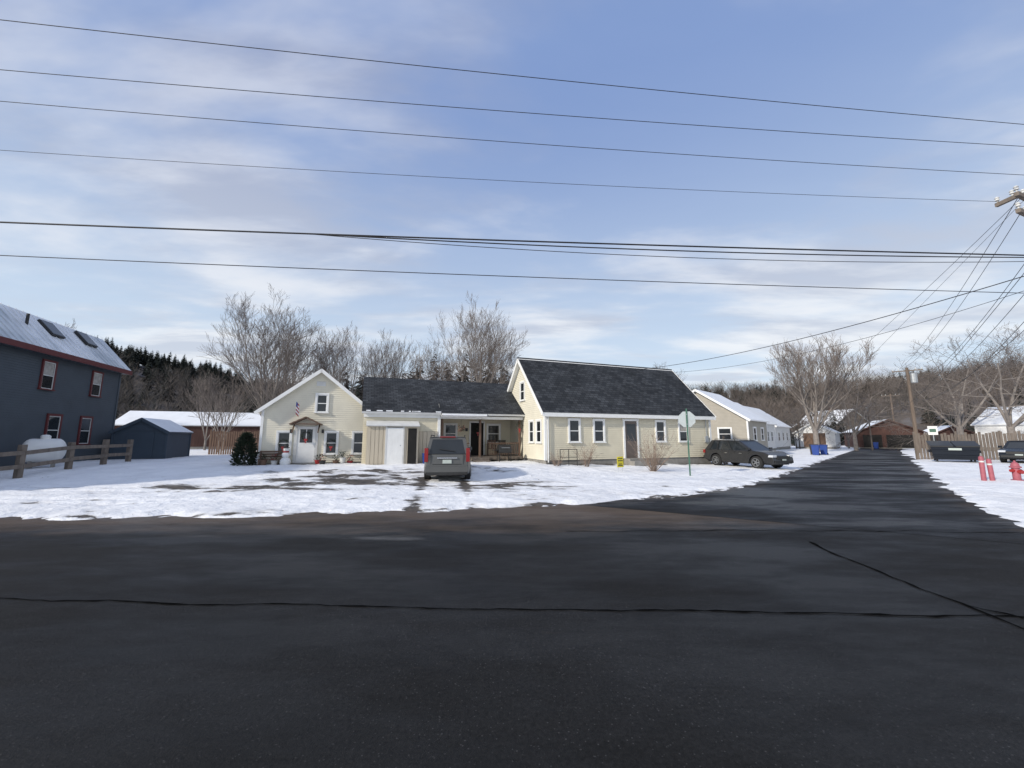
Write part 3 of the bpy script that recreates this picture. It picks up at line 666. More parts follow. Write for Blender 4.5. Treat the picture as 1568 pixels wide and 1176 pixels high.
BE=gable_house('brown_barn',(54,61,.1),math.radians(-30),7.5,8,2.4,4.2,M['barn'],M['snowroof'],M['barn'],found=.05,doors=((1.8,2.2,1.9,M['dark']),(5.0,3.2,1.9,M['dark'])))
gable_house('barn_annex',(61.5,57,.1),math.radians(-30),4.5,6,2.0,3.2,M['barn'],M['snowroof'],M['barn'],found=.05)
gable_house('farmhouse',(78,94,.5),math.radians(15),13,10,4.0,8.0,M['woodgray'],M['snowroof'],M['dullwhite'],windows=((3,3,1,1.4),(7,3,1,1.4),(11,3,1,1.4)),chimney=True)
gable_house('white_cottage',(58,40,.3),math.radians(20),9,7,2.9,5.0,M['wsiding'],M['snowroof'],M['white'],windows=((2,2,1,1.2),(6,2,1,1.2)))
# ---------------------------------------------------------------- vehicles
def vehicle(name,loc,head,paint,kind='suv',scale=1):
    E=empty(name,loc,head,scale)
    if kind=='suv': L,W,H,belt,wb,r0=4.7,1.85,1.78,1.10,1.36,.37; gb=(-2.30,1.0);gt=(-2.12,.3);hood=[(1.0,1.10),(1.95,1.0),(2.25,.86)]
    elif kind=='cross': L,W,H,belt,wb,r0=4.65,1.84,1.66,1.02,1.35,.36; gb=(-2.2,1.15);gt=(-1.75,.2);hood=[(1.15,1.02),(1.8,.95),(2.22,.76)]
    else: L,W,H,belt,wb,r0=4.7,1.82,1.45,.92,1.38,.33; gb=(-1.75,1.0);gt=(-1.05,.2);hood=[(1.0,.92),(1.9,.82),(2.25,.68)]
    hl=L/2;bt=.3
    pts=[(-hl+.05,bt+.12),(-hl,.5),(-hl,.68),(-hl+.05,belt-.05),(-hl+.12,belt)]
    pts+=[(gb[0]+.1,belt)] if gb[0]+.1>-hl+.2 else []
    pts+=hood+[(hl-.02,.62),(hl,.45),(hl-.08,bt)]
    def arch(cx):
        R0=r0+.07;return [(cx+R0*math.cos(t),max(bt,r0+R0*math.sin(t))) for t in[math.pi*i/10 for i in range(0,11)]]
    pts+=arch(wb)+arch(-wb)+[(-hl+.3,bt)]
    b=MB();n=len(pts);k=b.mi(paint)
    def hwid(x,z):
        w_=W/2*(1-.13*(abs(x)/hl)**5);w_*=1-.05*max(0,(z-.75)/.4)-.04*max(0,(.5-z)/.3);return w_
    for sg in(-1,1):
        for x,z in pts:b.v.append((x,sg*hwid(x,z),z))
    b.f.append(tuple(range(n)));b.m.append(k);b.f.append(tuple(range(2*n-1,n-1,-1)));b.m.append(k)
    for i in range(n):
        j=(i+1)%n;b.f.append((i,n+i,n+j,j));b.m.append(k)
    b.obj('body',E,smooth=30,bevel=.035)
    g=MB();wb_,wt=W/2*.93,W/2*.76
    def P(s,t,sd,o=0):
        x0=gb[0]+(gb[1]-gb[0])*s;x1=gt[0]+(gt[1]-gt[0])*s
        x=x0+(x1-x0)*t;y=sd*(wb_+(wt-wb_)*t+o);zz=belt-.02+(H-.05-belt)*t
        return Vector((x,y*(1-.05*(2*s-1)**4),zz))
    gl=M['glass']
    for sd in(-1,1):g.face([P(0,0,sd),P(1,0,sd),P(1,1,sd),P(0,1,sd)],gl)
    g.face([P(1,0,-1),P(1,0,1),P(1,1,1),P(1,1,-1)],gl);g.face([P(0,0,-1),P(0,0,1),P(0,1,1),P(0,1,-1)],gl)
    pil={'suv':((0,.07),(.24,.29),(.56,.6),(.94,1)),'cross':((0,.12),(.27,.3),(.58,.61),(.95,1)),'sedan':((0,.06),(.4,.44),(.94,1))}[kind]
    for sd in(-1,1):
        for a,c in pil:
            q=[P(a,0,sd,.008),P(c,0,sd,.008),P(c,1,sd,.008),P(a,1,sd,.008)];g.face(q,paint)
        g.face([P(0,.9,sd,.01),P(1,.9,sd,.01),P(1,1,sd,.01),P(0,1,sd,.01)],paint)
    for s_,dx in((0,-.008),(1,.008)):
        for sd in(-1,1):
            a=P(s_,0,sd);c=P(s_,1,sd);a2=a.copy();c2=c.copy();a2.y*=.84;c2.y*=.82
            v=Vector((dx,0,.004));g.face([a+v,a2+v,c2+v,c+v],paint)
        a=P(s_,.86,1);c=P(s_,1,1);v=Vector((dx*1.2,0,.004));g.face([a+v,c+v,Vector((c.x,-c.y,c.z))+v,Vector((a.x,-a.y,a.z))+v],paint)
    m_=6;rows=[]
    for i in range(9):
        s_=i/8;row=[]
        for j in range(m_+1):
            y=-1+2*j/m_;p=P(s_,1,1);row.append((p.x+(.04 if i==8 else -.05 if i==0 else 0),p.y*1.02*y,p.z+.055*(1-y*y*.9)*(1-.5*abs(2*s_-1)**3)-.004))
        rows.append(row)
    for i in range(8):
        for j in range(m_):g.face([rows[i][j],rows[i][j+1],rows[i+1][j+1],rows[i+1][j]],paint)
    g.obj('cabin',E,smooth=25)
    d=MB()
    d.box(-hl-.05,-hl+.06,-W*.44,W*.44,.40,.60,M['black'] if kind!='suv' else paint)
    d.box(hl-.06,hl+.035,-W*.40,W*.40,.36,.5,M['black'])
    for sd in(-1,1):
        d.box(-wb+r0+.1,wb-r0-.1,sd*W*.495-.015,sd*W*.495+.015,.29,.42,M['black'])
        zt=belt+(.20 if kind=='suv' else -.03)
        d.box(-hl-.015,-hl+.14,sd*W*.425-.07,sd*W*.425+.07,.78,zt,M['tail'])
        d.box(hl-.30,hl-.02,sd*W*.36-.17,sd*W*.36+.14,.68,.80,M['lamp'])
        c=P(.97,.05,sd,.12);d.obox(c+Vector((-.05,0,.08)),(.06,0,0),(0,.09,0),(0,0,.07),paint)
        for s_ in(-.55,.42):
            d.box(s_-.1,s_+.08,sd*W*.497-.012,sd*W*.497+.014,belt-.2,belt-.17,M['chrome'])
        for xx in(-.85,-.02,.92):d.box(xx-.006,xx+.006,sd*W*.492-.012,sd*W*.492+.004,.45,belt-.03,M['black'])
        if kind in('suv','cross'):
            a=P(.12,1,sd);c=P(.85,1,sd);a.z+=.075;c.z+=.075;a.y*=.96;c.y*=.96
            d.tube(a,c,.02,.02,M['black']);
            for q in(a,c):d.tube(q,q-Vector((0,0,.07)),.018,.018,M['black'])
    d.box(-hl-.03,-hl,-.17,.17,.72,.86,M['plate'])
    if kind=='suv':
        d.box(-hl-.035,-hl+.02,-.38,.38,.90,.95,M['chrome']);d.box(-hl-.012,-hl+.05,-.55,.55,.68,.70,M['black'])
        d.box(-hl-.01,-hl+.05,-.62,-.61,.68,1.05,M['black']);d.box(-hl-.01,-hl+.05,.61,.62,.68,1.05,M['black'])
        a=P(0,0,1);d.obox((a.x-.02,.0,belt+.12),(.01,0,0),(0,.3,.05),(0,0,.012),M['black'])
        d.box(-hl-.06,-hl-.04,-.06,.06,.33,.39,M['black']);d.box(-hl-.052,-hl+.02,-W*.42,W*.42,.30,.40,M['black'])
        d.box(-2.2,-2.14,-.3,.3,1.70,1.74,M['tail'])
    else: d.box(-hl-.035,-hl-.0,-.35,.35,.9,.95,paint)
    d.box(hl-.06,hl+.02,-.5,.5,.56,.74,M['black']);d.box(hl+.02,hl+.03,-.16,.16,.48,.58,M['plate'])
    d.obj('trim_and_lamps',E,bevel=.008)
    t=MB()
    for cx in(-wb,wb):
        for sd in(-1,1):
            y=sd*(W/2-.13)
            t.lathe((cx,y-.115,r0),[(r0*.62,0),(r0*.93,0),(r0,.03),(r0,.2),(r0*.93,.23),(r0*.62,.23)],M['tyre'],24,(0,1,0))
            yo=y+sd*.10
            t.lathe((cx,yo-.01,r0),[(0,0.0),(r0*.18,0),(r0*.18,.02),(0,.02)],M['rim'],12,(0,1,0))
            t.lathe((cx,yo-.05,r0),[(r0*.56,0),(r0*.65,.0),(r0*.65,.07),(r0*.56,.07)],M['rim'],24,(0,1,0))
            for i in range(5):
                a=2*math.pi*i/5;dv=Vector((math.cos(a),0,math.sin(a)));pv=Vector((-math.sin(a),0,math.cos(a)))
                t.obox(Vector((cx,yo,r0))+dv*r0*.36,dv*r0*.24,(0,.012,0),pv*.035,M['rim'])
            t.lathe((cx,y-.02,r0),[(0,0),(r0*.62,0)],M['black'],24,(0,1,0))
    t.obj('wheels',E,smooth=40)
    u=MB();u.box(-hl+.2,hl-.2,-W*.38,W*.38,.25,.5,M['black']);u.obj('underbody',E)
    return E
vehicle('parked_suv',(-2.72,16.95,.06),math.atan2(.995,-.13),M['suv'],'suv',.98)
vehicle('parked_crossover',(13.5,22.7,.04),math.atan2(-.94,.36),M['cross'],'cross',.95)
vehicle('parked_sedan',(33.6,25.6,.1),math.atan2(-.5,-.85),M['navy'],'sedan',1.0)
S=empty('dumpster',(30.4,27.0,.08),math.radians(-42));mb=MB()
bt=[(-1.0,-.75),(1.0,-.75),(1.0,.75),(-1.0,.75)];tp=[(-1.12,-.95,1.05),(1.12,-.95,1.05),(1.12,.8,1.35),(-1.12,.8,1.35)]
for i in range(4):
    j=(i+1)%4;mb.face([(*bt[i],.15),(*bt[j],.15),tp[j],tp[i]],M['navy'])
mb.face([(*p,.15) for p in bt],M['navy'])
for x0,x1 in((-1.15,-.02),(.02,1.15)):mb.face([(x0,-1.0,1.07),(x1,-1.0,1.07),(x1,.82,1.39),(x0,.82,1.39)],M['black']);mb.box(x0+.05,x1-.05,-1.01,-.98,1.0,1.06,M['black'])
for z in(.4,.75):mb.obox((0,-.80-.18*(z-.15)/.9,z),(1.08,0,0),(0,.03,0),(0,0,.03),M['navy'])
for sx in(-1,1):
    mb.box(sx*1.14-.05,sx*1.14+.05,-.5,.4,.6,.78,M['navy'])
    for y in(-.6,.6):mb.lathe((sx*.85-.04,y,.09),[(0,0),(.09,0),(.09,.08),(0,.08)],M['tyre'],12,(1,0,0))
mb.box(-.3,.3,-1.0,-.975,.78,.92,M['plate'])
mb.obj('container',S)
# ---------------------------------------------------------------- street furniture
def z_at(x,y):return gz(x,y)
S=empty('stop_sign',(7.9,17.5,z_at(7.84,17.5)-.03),math.radians(-18));mb=MB()
mb.box(-.03,.03,-.02,.02,0,3.0,M['green'])
oc=[(.38*math.cos(math.pi/8+i*math.pi/4),.38*math.sin(math.pi/8+i*math.pi/4)) for i in range(8)]
for y,m in((.022,M['signback']),(.030,M['brred'])):
    q=[(x,y,2.52+z) for x,z in oc];mb.face(q if y<.025 else q[::-1],m)
for i in range(8):
    a=oc[i];b=oc[(i+1)%8];mb.face([(a[0],.022,2.52+a[1]),(b[0],.022,2.52+b[1]),(b[0],.030,2.52+b[1]),(a[0],.030,2.52+a[1])],M['signback'])
for z in(2.3,2.74):mb.lathe((0,-.03,z),[(0,0),(.02,0),(.02,.02)],M['galv'],8,(0,1,0))
mb.obj('sign_and_post',S)
S=empty('yard_sign',(5.15,18.7,z_at(5.15,18.7)-.02),math.radians(35));mb=MB()
mb.box(-.22,.22,-.006,.006,.25,.75,M['yellow']);
for x in(-.15,.15):mb.tube((x,.01,0),(x,.01,.5),.006,.006,M['galv'])
for zz,ww in((.66,.16),(.56,.18),(.40,.12),(.33,.17)):mb.box(-ww,ww,-.010,-.007,zz-.018,zz+.018,M['black'])
mb.obj('sign_panel',S)
for x,y,tl,hh in((18.62,15.6,.02,1.0),(18.84,15.5,-.04,.9)):
    S=empty('bollard',(x,y,z_at(x,y)-.05));mb=MB();mb.lathe((0,0,0),[(.075,0),(.075,hh-.08),(.065,hh-.04),(.035,hh-.01),(0,hh)],M['pinkred'],16)
    mb.lathe((0,0,hh-.25),[(.077,0),(.077,.06)],M['dullwhite'],16)
    mb.obj('post',S,smooth=40);S.rotation_euler=(0,tl,0)
S=empty('fire_hydrant',(19.75,15.45,z_at(19.6,15.45)-.02));mb=MB();mb.lathe((0,0,0),[(.17,0),(.17,.05),(.11,.06),(.11,.5),(.16,.51),(.16,.56),(.12,.58),(.11,.66),(.06,.72),(.03,.73),(.03,.79),(0,.79)],M['pinkred'],18)
mb.lathe((-.2,0,.4),[(0,0),(.06,0),(.06,.4),(0,.4)],M['brred'],12,(1,0,0));mb.lathe((0,-.2,.36),[(0,0),(.075,0),(.075,.2)],M['brred'],12,(0,1,0));mb.obj('hydrant_body',S,smooth=40)
for x,y in((28.4,36.6),(29.8,37.4),(54.5,58.5)):bin_((x,y,z_at(x,y)),M['bluebin'],.95,'wheelie_bin',a45)
bin_((29.0,37.6,.05),M['black'],1.0,'wheelie_bin',a45)
S=empty('traffic_sign',(31.6,29.2,.05),math.radians(-45));mb=MB();mb.tube((0,0,0),(0,0,2.5),.03,.03,M['galv']);mb.box(-.25,.25,-.04,-.03,1.85,2.5,M['white']);mb.box(-.17,.17,-.045,-.041,2.05,2.3,M['green']);mb.obj('sign_and_post',S)
S=empty('street_lamp',(47,51,0),math.radians(-135));mb=MB();mb.tube((0,0,0),(0,0,5.2),.09,.06,M['woodgray'],8);mb.tube((0,0,5.1),(1.2,0,5.5),.03,.03,M['galv']);mb.obox((1.5,0,5.48),(.3,0,0),(0,.1,0),(0,0,.05),M['galv']);mb.obj('post_and_head',S)
NP=Vector((15.95,10.75))
def arm(mb,c,d,hl,z):
    d=Vector((d[0],d[1],0)).normalized();n=Vector((-d.y,d.x,0));c=Vector((c[0],c[1],z))
    mb.obox(c+n*.17,d*hl,n*.05,(0,0,.06),M['woodgray'])
    for s in(-.95,-.55,.55,.95):
        p=c+n*.17+d*hl*s+Vector((0,0,.06));mb.lathe(p,[(.02,0),(.02,.06),(.06,.08),(.04,.13),(.06,.16),(.03,.2),(0,.2)],M['dullwhite'],10)
S=empty('utility_pole',(0,0,0));mb=MB();mb.tube((NP.x,NP.y,-.1),(NP.x,NP.y,10.4),.17,.12,M['pole'],14)
arm(mb,NP,(.9,.35),1.1,8.85);arm(mb,NP,(.9,.35),1.2,8.3);arm(mb,NP,(-.05,1),.9,9.2)
mb.lathe((NP.x+.32,NP.y,6.3),[(0,0),(.2,0),(.22,.05),(.22,.8),(.1,.9),(0,.9)],M['galv'],14)
mb.obj('pole_and_crossarms',S)
FP=Vector((43.6,42.0))
S=empty('utility_pole',(0,0,0));mb=MB();mb.tube((FP.x,FP.y,-.1),(FP.x,FP.y,9.3),.19,.13,M['pole'],12)
arm(mb,FP,(.7,-.7),1.2,9.0);mb.lathe((FP.x+.3,FP.y-.3,7.6),[(0,0),(.28,0),(.3,.05),(.3,1.0),(.1,1.1),(0,1.1)],M['galv'],14);mb.obj('pole_and_crossarm',S)
S=empty('utility_pole',(0,0,0));mb=MB();mb.tube((69,70,-.1),(69,70,9.5),.17,.12,M['pole'],10);arm(mb,(69,70),(.7,-.7),1.2,9.2);mb.obj('pole_and_crossarm',S)
def wire(a,b,sag,rad,name='power_line'):
    cu=bpy.data.curves.new(name,'CURVE');cu.dimensions='3D';cu.bevel_depth=rad;cu.bevel_resolution=1
    sp=cu.splines.new('POLY');n=28;sp.points.add(n);a=Vector(a);b=Vector(b)
    for i in range(n+1):
        t=i/n;p=a.lerp(b,t);p.z-=sag*4*t*(1-t);sp.points[i].co=(*p,1)
    cu.materials.append(M['wire']);o=bpy.data.objects.new(name,cu);COL.objects.link(o);return o
def ext(p,q,z,x0,x1,sag,rad,dz=0):
    def at(x):
        t=(x-p[0])/(q[0]-p[0]);return (x,p[1]+(q[1]-p[1])*t,z+dz*t)
    wire(at(x0),at(x1),sag,rad)
ext((-9.1,5.9),(12.3,8.36),9.3,-22,16.2,.25,.007)
ext((-10.35,6.85),(13.3,9.1),9.3,-22,16.2,.25,.007)
ext((-11.3,7.6),(14.2,10.2),9.3,-22,15.9,.25,.007)
ext((-13.3,9.1),(16.1,11.6),9.3,-22,16.1,.25,.006)
ext((-11.3,7.97),(13.6,9.68),6.55,-22,15.9,.12,.018)
wire((-4.6,8.43,6.43),(15.9,9.8,6.52),.16,.014);wire((-4.6,8.43,6.42),(15.9,9.85,6.48),.30,.008)
ext((-11.8,8.39),(15.2,10.97),5.98,-22,15.9,.12,.010)
rid=hw(8.0,3.3,6.1)
wire((15.3,10.2,6.5),tuple(rid),.5,.014);wire((15.6,10.5,6.2),tuple(rid-Vector((0,0,.1))),.9,.008)
for i,(za,zb,sg) in enumerate(((9.2,9.2,.6),(8.9,9.2,.8),(7.6,7.4,1.0),(6.9,6.4,.9),(6.3,5.9,1.2),(6.0,5.6,.7))):
    wire((NP.x-.3+.15*i,NP.y+.2,za),(FP.x-.8+.3*i,FP.y,zb),sg,.010)
wire((15.3,10.5,9.0),(28,40,4.5),.5,.007);wire((15.5,10.6,7.2),(56,60,4.2),1.4,.010)
wire((15.4,10.6,8.9),(20.5,31,.1),.0,.005,'guy_wire')
for z in(9.1,8.9,6.5):wire((FP.x,FP.y,z),(69,70,z),.7,.015)
# ---------------------------------------------------------------- trees
def make_tree_mesh(name,seed,H=16,spread=1.0,stems=4,trunk_h=.15,lv=4,counts=(6,6,5,5),ang=(.35,.75),rmin=.009,up=.25,trunk_r=.24,wig=.10):
    q=random.Random(seed);mb=MB();bk,tw=M['bark'],M['twig']
    def grow(p,d,L,r,level,maxl):
        ns=5 if level==0 else 4 if level==1 else 3;pts=[p];dd=d.copy();rr=[r]
        for i in range(ns):
            dd=(dd+Vector((q.uniform(-1,1),q.uniform(-1,1),q.uniform(-.6,.9)))*(wig if level<2 else .2)+Vector((0,0,up*.35))).normalized()
            p=p+dd*L/ns;pts.append(p);rr.append(max(rmin,r*(1-.74*(i+1)/ns)))
        sides=7 if level==0 else 5 if level==1 else 3
        for i in range(ns):mb.tube(pts[i],pts[i+1],rr[i],rr[i+1],bk if level<2 else tw,sides,False)
        if level>=maxl:return
        c=counts[min(level,len(counts)-1)]
        for i in range(c):
            t=.2+.8*(i+q.uniform(0,1))/c;t=min(t,1)
            fi=t*ns;k=min(int(fi),ns-1);pp=pts[k].lerp(pts[k+1],fi-k);r1=rr[k]
            base=(pts[k+1]-pts[k]).normalized();o=base.orthogonal().normalized();o.rotate(Matrix.Rotation(q.uniform(0,6.283),3,base))
            an=q.uniform(*ang)*(1.0 if level else spread)
            nd=(base*math.cos(an)+o*math.sin(an)).normalized()
            nl=L*(.64-.22*t)*q.uniform(.8,1.12)*(1.1 if level==0 else 1.0)
            grow(pp,nd,nl,max(rmin,min(r1*.55,r*.40)),level+1,maxl)
    th=H*trunk_h;mb.tube((0,0,-.3),(0,0,th),trunk_r*1.25,trunk_r,bk,9,False)
    for i in range(stems):
        a=6.283*i/stems+q.uniform(-.4,.4);an=(.06 if i==0 else q.uniform(.22,.55))*spread
        d=Vector((math.cos(a)*math.sin(an),math.sin(a)*math.sin(an),math.cos(an)))
        grow(Vector((0,0,th*.9)),d,H*(.60 if i==0 else q.uniform(.5,.6)),trunk_r*.55,0,lv)
    me_o=mb.obj(name);zmax=max(v[2] for v in mb.v)
    return me_o,zmax,len(mb.f)
variants={}
def tree(var,x,y,h,rz,name='bare_tree',sxy=1.0):
    if var not in variants:
        args={'vase':dict(seed=11,H=16,spread=1.0,stems=6,trunk_h=.14,counts=(8,6,5,3),lv=4),
              'tall':dict(seed=23,H=16,spread=.8,stems=4,trunk_h=.25,counts=(8,6,5,3),lv=4),
              'fan':dict(seed=5,H=13,spread=1.35,stems=8,trunk_h=.2,counts=(7,6,5,3),lv=4,ang=(.3,.6),up=.35),
              'gnarl':dict(seed=31,H=12,spread=1.6,stems=5,trunk_h=.22,counts=(6,5,5,3),lv=4,ang=(.5,1.0),up=.05,wig=.16),
              'small':dict(seed=41,H=9,spread=1.1,stems=5,trunk_h=.12,counts=(5,5,4),lv=3,trunk_r=.1)}[var]
        o,zm,n=make_tree_mesh(name,**args);variants[var]=(o.data,zm);first=o
    else: first=None
    me,zm=variants[var];s=h/zm
    o=first or bpy.data.objects.new(name,me)
    if not first:COL.objects.link(o)
    o.location=(x,y,z_at(x,y)-.05);o.scale=(s*sxy,s*sxy,s);o.rotation_euler=(0,0,rz)
tree('vase',-24.2,38.5,16.8,0,sxy=1.0)
tree('tall',-26.5,44,15.0,1.0)
tree('vase',-18.6,41,14.2,2.1,sxy=.8)
tree('vase',-14.6,44,14.4,4.0,sxy=.8)
tree('small',-9.6,44,12.5,.5);tree('tall',-9.0,47,13.6,3.3,sxy=.8)
tree('vase',-3.9,42,17.9,5.0,sxy=.78)
tree('tall',-2.0,45,14.0,2.2,sxy=.8)
tree('fan',35.5,45.5,14.5,0,sxy=1.05)
tree('tall',20.5,52,12.0,1)
tree('gnarl',47.5,37,13.2,1);tree('gnarl',53,46,14,3);tree('gnarl',44,50,10.5,2)
tree('small',50,58,9,2);tree('small',62,54,11,4)
tree('vase',-46,38,13.5,2);tree('small',-22.5,36,8.5,1);tree('small',-19.5,34,8,3)
tree('small',-33,42,9,1);tree('small',-29.5,40,8,5);tree('small',-27,36,8,2)
def shrub(name,x,y,h,seed,n=60,w_=.5,m=None):
    q=random.Random(seed);mb=MB();m=m or M['twig']
    for i in range(n):
        a=q.uniform(0,6.28);t=q.uniform(.1,1);p=Vector((math.cos(a)*.08,math.sin(a)*.08,0));d=Vector((math.cos(a)*w_*t,math.sin(a)*w_*t,1)).normalized();L=h*q.uniform(.6,1.05)
        pts=[p]
        for k in range(3):
            d=(d+Vector((q.uniform(-.2,.2),q.uniform(-.2,.2),0))).normalized();pts.append(pts[-1]+d*L/3)
        for k in range(3):
            mb.tube(pts[k],pts[k+1],.009-.002*k,.007-.002*k,m,3,False)
            for _ in range(2):
                e=(d+Vector([q.uniform(-.8,.8) for _ in range(3)])).normalized();mb.tube(pts[k+1],pts[k+1]+e*L*.22,.005,.003,m,3,False)
    o=mb.obj(name);o.location=(x,y,z_at(x,y)-.05)
M['shrubtwig']=pm('shrub_twig',(.22,.165,.13),.9,.3,4)
shrub('bare_shrub',6.95,19.4,1.8,3,80,.9,M['shrubtwig']);shrub('bare_shrub',3.9,20.6,1.2,4,40,.7,M['shrubtwig']);shrub('bare_shrub',2.3,20.2,.8,6,25,.8,M['shrubtwig'])
shrub('bare_shrub',13.6,25.0,1.5,8,40,.7,M['shrubtwig'])
def evergreen_bush(name,x,y,h,w_,seed,n=2600):
    q=random.Random(seed);mb=MB()
    mb.tube((0,0,0),(0,0,h*.7),.05,.02,M['bark'],6)
    for i in range(n):
        t=q.random();z=h*(.03+.97*t);rad=w_*(1-t**2.2)**.5*(.8+.35*noise.noise((math.cos(i)*2,z*2,seed)))
        a=q.uniform(0,6.28);rr=rad*(q.random()**.4)
        p=Vector((math.cos(a)*rr,math.sin(a)*rr,z));u=Vector((math.cos(a),math.sin(a),.6))*q.uniform(.08,.16);v=Vector([q.uniform(-.06,.06) for _ in range(3)])
        mb.face([p,p+u+v,p+v*1.4],M['evergreen'])
    o=mb.obj(name);o.location=(x,y,z_at(x,y)-.05)
p=hw(X0-.6,yf-.1);evergreen_bush('evergreen_bush',p.x,p.y,1.6,.62,5)
def conifer_mesh(seed,h=10,r0=2.2,lay=16,per=17):
    q=random.Random(seed);V=[];F=[]
    for l in range(lay):
        t=l/(lay-1);z=h*(.1+.88*t);r=r0*(1-t)**.85+.12
        for i in range(per):
            a=q.uniform(0,6.28);rr=r*q.uniform(.55,1.2);dz=q.uniform(-.3,.3)
            c=Vector((math.cos(a),math.sin(a),0));s_=Vector((-c.y,c.x,0));w_=rr*.24
            b=len(V);V+=[tuple(Vector((0,0,z+dz+.5*rr*.5))),tuple(c*rr*.65+s_*w_+Vector((0,0,z+dz))),tuple(c*rr+Vector((0,0,z+dz-rr*.18))),tuple(c*rr*.65-s_*w_+Vector((0,0,z+dz)))]
            F.append((b,b+1,b+2));F.append((b,b+2,b+3))
    return np.array(V),np.array(F)
def bare_mesh(seed,h=10,r0=3.2,n=85):
    q=random.Random(seed);V=[];F=[]
    def tri(p,d,w_):
        s_=d.orthogonal().normalized();s_.rotate(Matrix.Rotation(q.uniform(0,6.28),3,d.normalized()));b=len(V);V.extend([tuple(p-s_*w_),tuple(p+s_*w_),tuple(p+d)]);F.append((b,b+1,b+2))
    for a in(0,1.57):
        s_=Vector((math.cos(a),math.sin(a),0))*.14;b=len(V);V.extend([tuple(-s_),tuple(s_),(0,0,h*.85)]);F.append((b,b+1,b+2))
    for i in range(n):
        t=q.uniform(.22,.8);a=q.uniform(0,6.28);p=Vector((0,0,h*t));rad=r0*math.sqrt(max(.05,1-(abs(t-.5)/.55)**2))
        if i>25:p+=Vector((math.cos(a),math.sin(a),0))*rad*q.uniform(.1,.7)
        d=Vector((math.cos(a)*rad*.6,math.sin(a)*rad*.6,h*.22*q.uniform(.6,1.3)));tri(p,d,q.uniform(.025,.06))
    return np.array(V),np.array(F)
def scatter(name,templates,items,mat):
    VV=[];FF=[];off=0
    for (x,y,z,s,sz,a,k) in items:
        V,F=templates[k];c,s_=math.cos(a),math.sin(a)
        P=np.empty(V.shape);P[:,0]=(V[:,0]*c-V[:,1]*s_)*s+x;P[:,1]=(V[:,0]*s_+V[:,1]*c)*s+y;P[:,2]=V[:,2]*sz+z
        VV.append(P);FF.append(F+off);off+=len(V)
    V=np.concatenate(VV);F=np.concatenate(FF)
    me=bpy.data.meshes.new(name);me.vertices.add(len(V));me.vertices.foreach_set('co',V.ravel());me.loops.add(F.size);me.loops.foreach_set('vertex_index',F.ravel().astype(np.int32))
    me.polygons.add(len(F));me.polygons.foreach_set('loop_start',np.arange(0,F.size,3,dtype=np.int32));me.update(calc_edges=True);me.materials.append(mat)
    o=bpy.data.objects.new(name,me);COL.objects.link(o);return o
HAZ=[(-75,.18),(-55,.185),(-45,.170),(-38,.150),(-33,.130),(-20,.115),(-5,.11),(10,.11),(28,.118),(36,.112),(42,.115),(50,.122),(60,.13),(75,.13)]
def hill_h(x,y):
    az=np.degrees(np.arctan2(x,y));r=np.hypot(x,y)
    t=np.interp(az,[h[0] for h in HAZ],[h[1] for h in HAZ])
    top=np.maximum(0,t*260-6)
    return top*sst(90,265,r)
az=np.radians(np.linspace(-80,80,161));rr=np.array([75,85,95,110,125,145,165,185,205,225,245,265,290,330,420,600])
AZ,RR=np.meshgrid(az,rr);X=np.sin(AZ)*RR;Y=np.cos(AZ)*RR
Z=hill_h(X,Y)+vnoise(X,Y,.02,5,3)*3*sst(100,200,RR)-.3
o=grid_obj('wooded_hill',X,Y,Z,{},M['hill']);o.data.polygons.foreach_set('use_smooth',[True]*len(o.data.polygons))
TB=[bare_mesh(i) for i in range(6)];TC=[conifer_mesh(i) for i in range(5)]
q=random.Random(99);ib=[];ic=[]
def street_clear(x,y): return abs(y-x-2.5)<8 and x<85
for i in range(5200):
    a=math.radians(q.uniform(-66,64));r=92+190*q.random()**.8;x,y=math.sin(a)*r,math.cos(a)*r
    if street_clear(x,y) or (66<x<102 and 84<y<112):continue
    z=float(hill_h(np.array(x),np.array(y)))-.5
    deg=math.degrees(a);nc=noise.noise((x*.02,y*.02,1))
    pc=(.95 if r>185 else .25) if deg<-26 else (.45 if r>220 else .15) if deg<5 else (.42 if r>220 else .15)
    sc=.8 if r<130 else 1
    if nc+q.uniform(-.4,.4)>.5-pc*1.2:
        s=q.uniform(.55,1.0)*sc;ic.append((x,y,z,s,s*q.uniform(.8,1.15)*.85,q.uniform(0,6.28),q.randrange(5)))
    else:
        s=q.uniform(.6,1.0)*sc;ib.append((x,y,z,s,s*q.uniform(.8,1.2),q.uniform(0,6.28),q.randrange(6)))
for i in range(330):
    a=math.radians(q.uniform(-52,56));r=q.uniform(66,92);x,y=math.sin(a)*r,math.cos(a)*r
    if street_clear(x,y) or x>48 or (-62<x<-28 and y<62):continue
    s=q.uniform(.5,.8);ib.append((x,y,0,s,s*q.uniform(.8,1.1),q.uniform(0,6.28),q.randrange(6)))
for i in range(60):
    x=q.uniform(-22,4);y=q.uniform(50,62);s=q.uniform(.8,1.3);ic.append((x,y,0,s,s*1.0,q.uniform(0,6.28),q.randrange(5)))
for x,y,h in((-13,49,1.15),(-11.5,48,1.2),(-10,49,1.3),(-8.3,50,1.22),(-6,49,1.3),(-4.5,50,1.25),(-3,51,1.35),(-1.2,50,1.25),(.5,51,1.1),(22,58,.95),(24,60,.8),(-18,50,1.05),(-20,46,1.05),(-15.5,50,1.1)):ic.append((x,y,0,h*1.1,h,1.0*x,abs(int(x))%5))
scatter('distant_bare_trees',TB,ib,M['fartwig']);scatter('distant_conifers',TC,ic,M['conifer'])
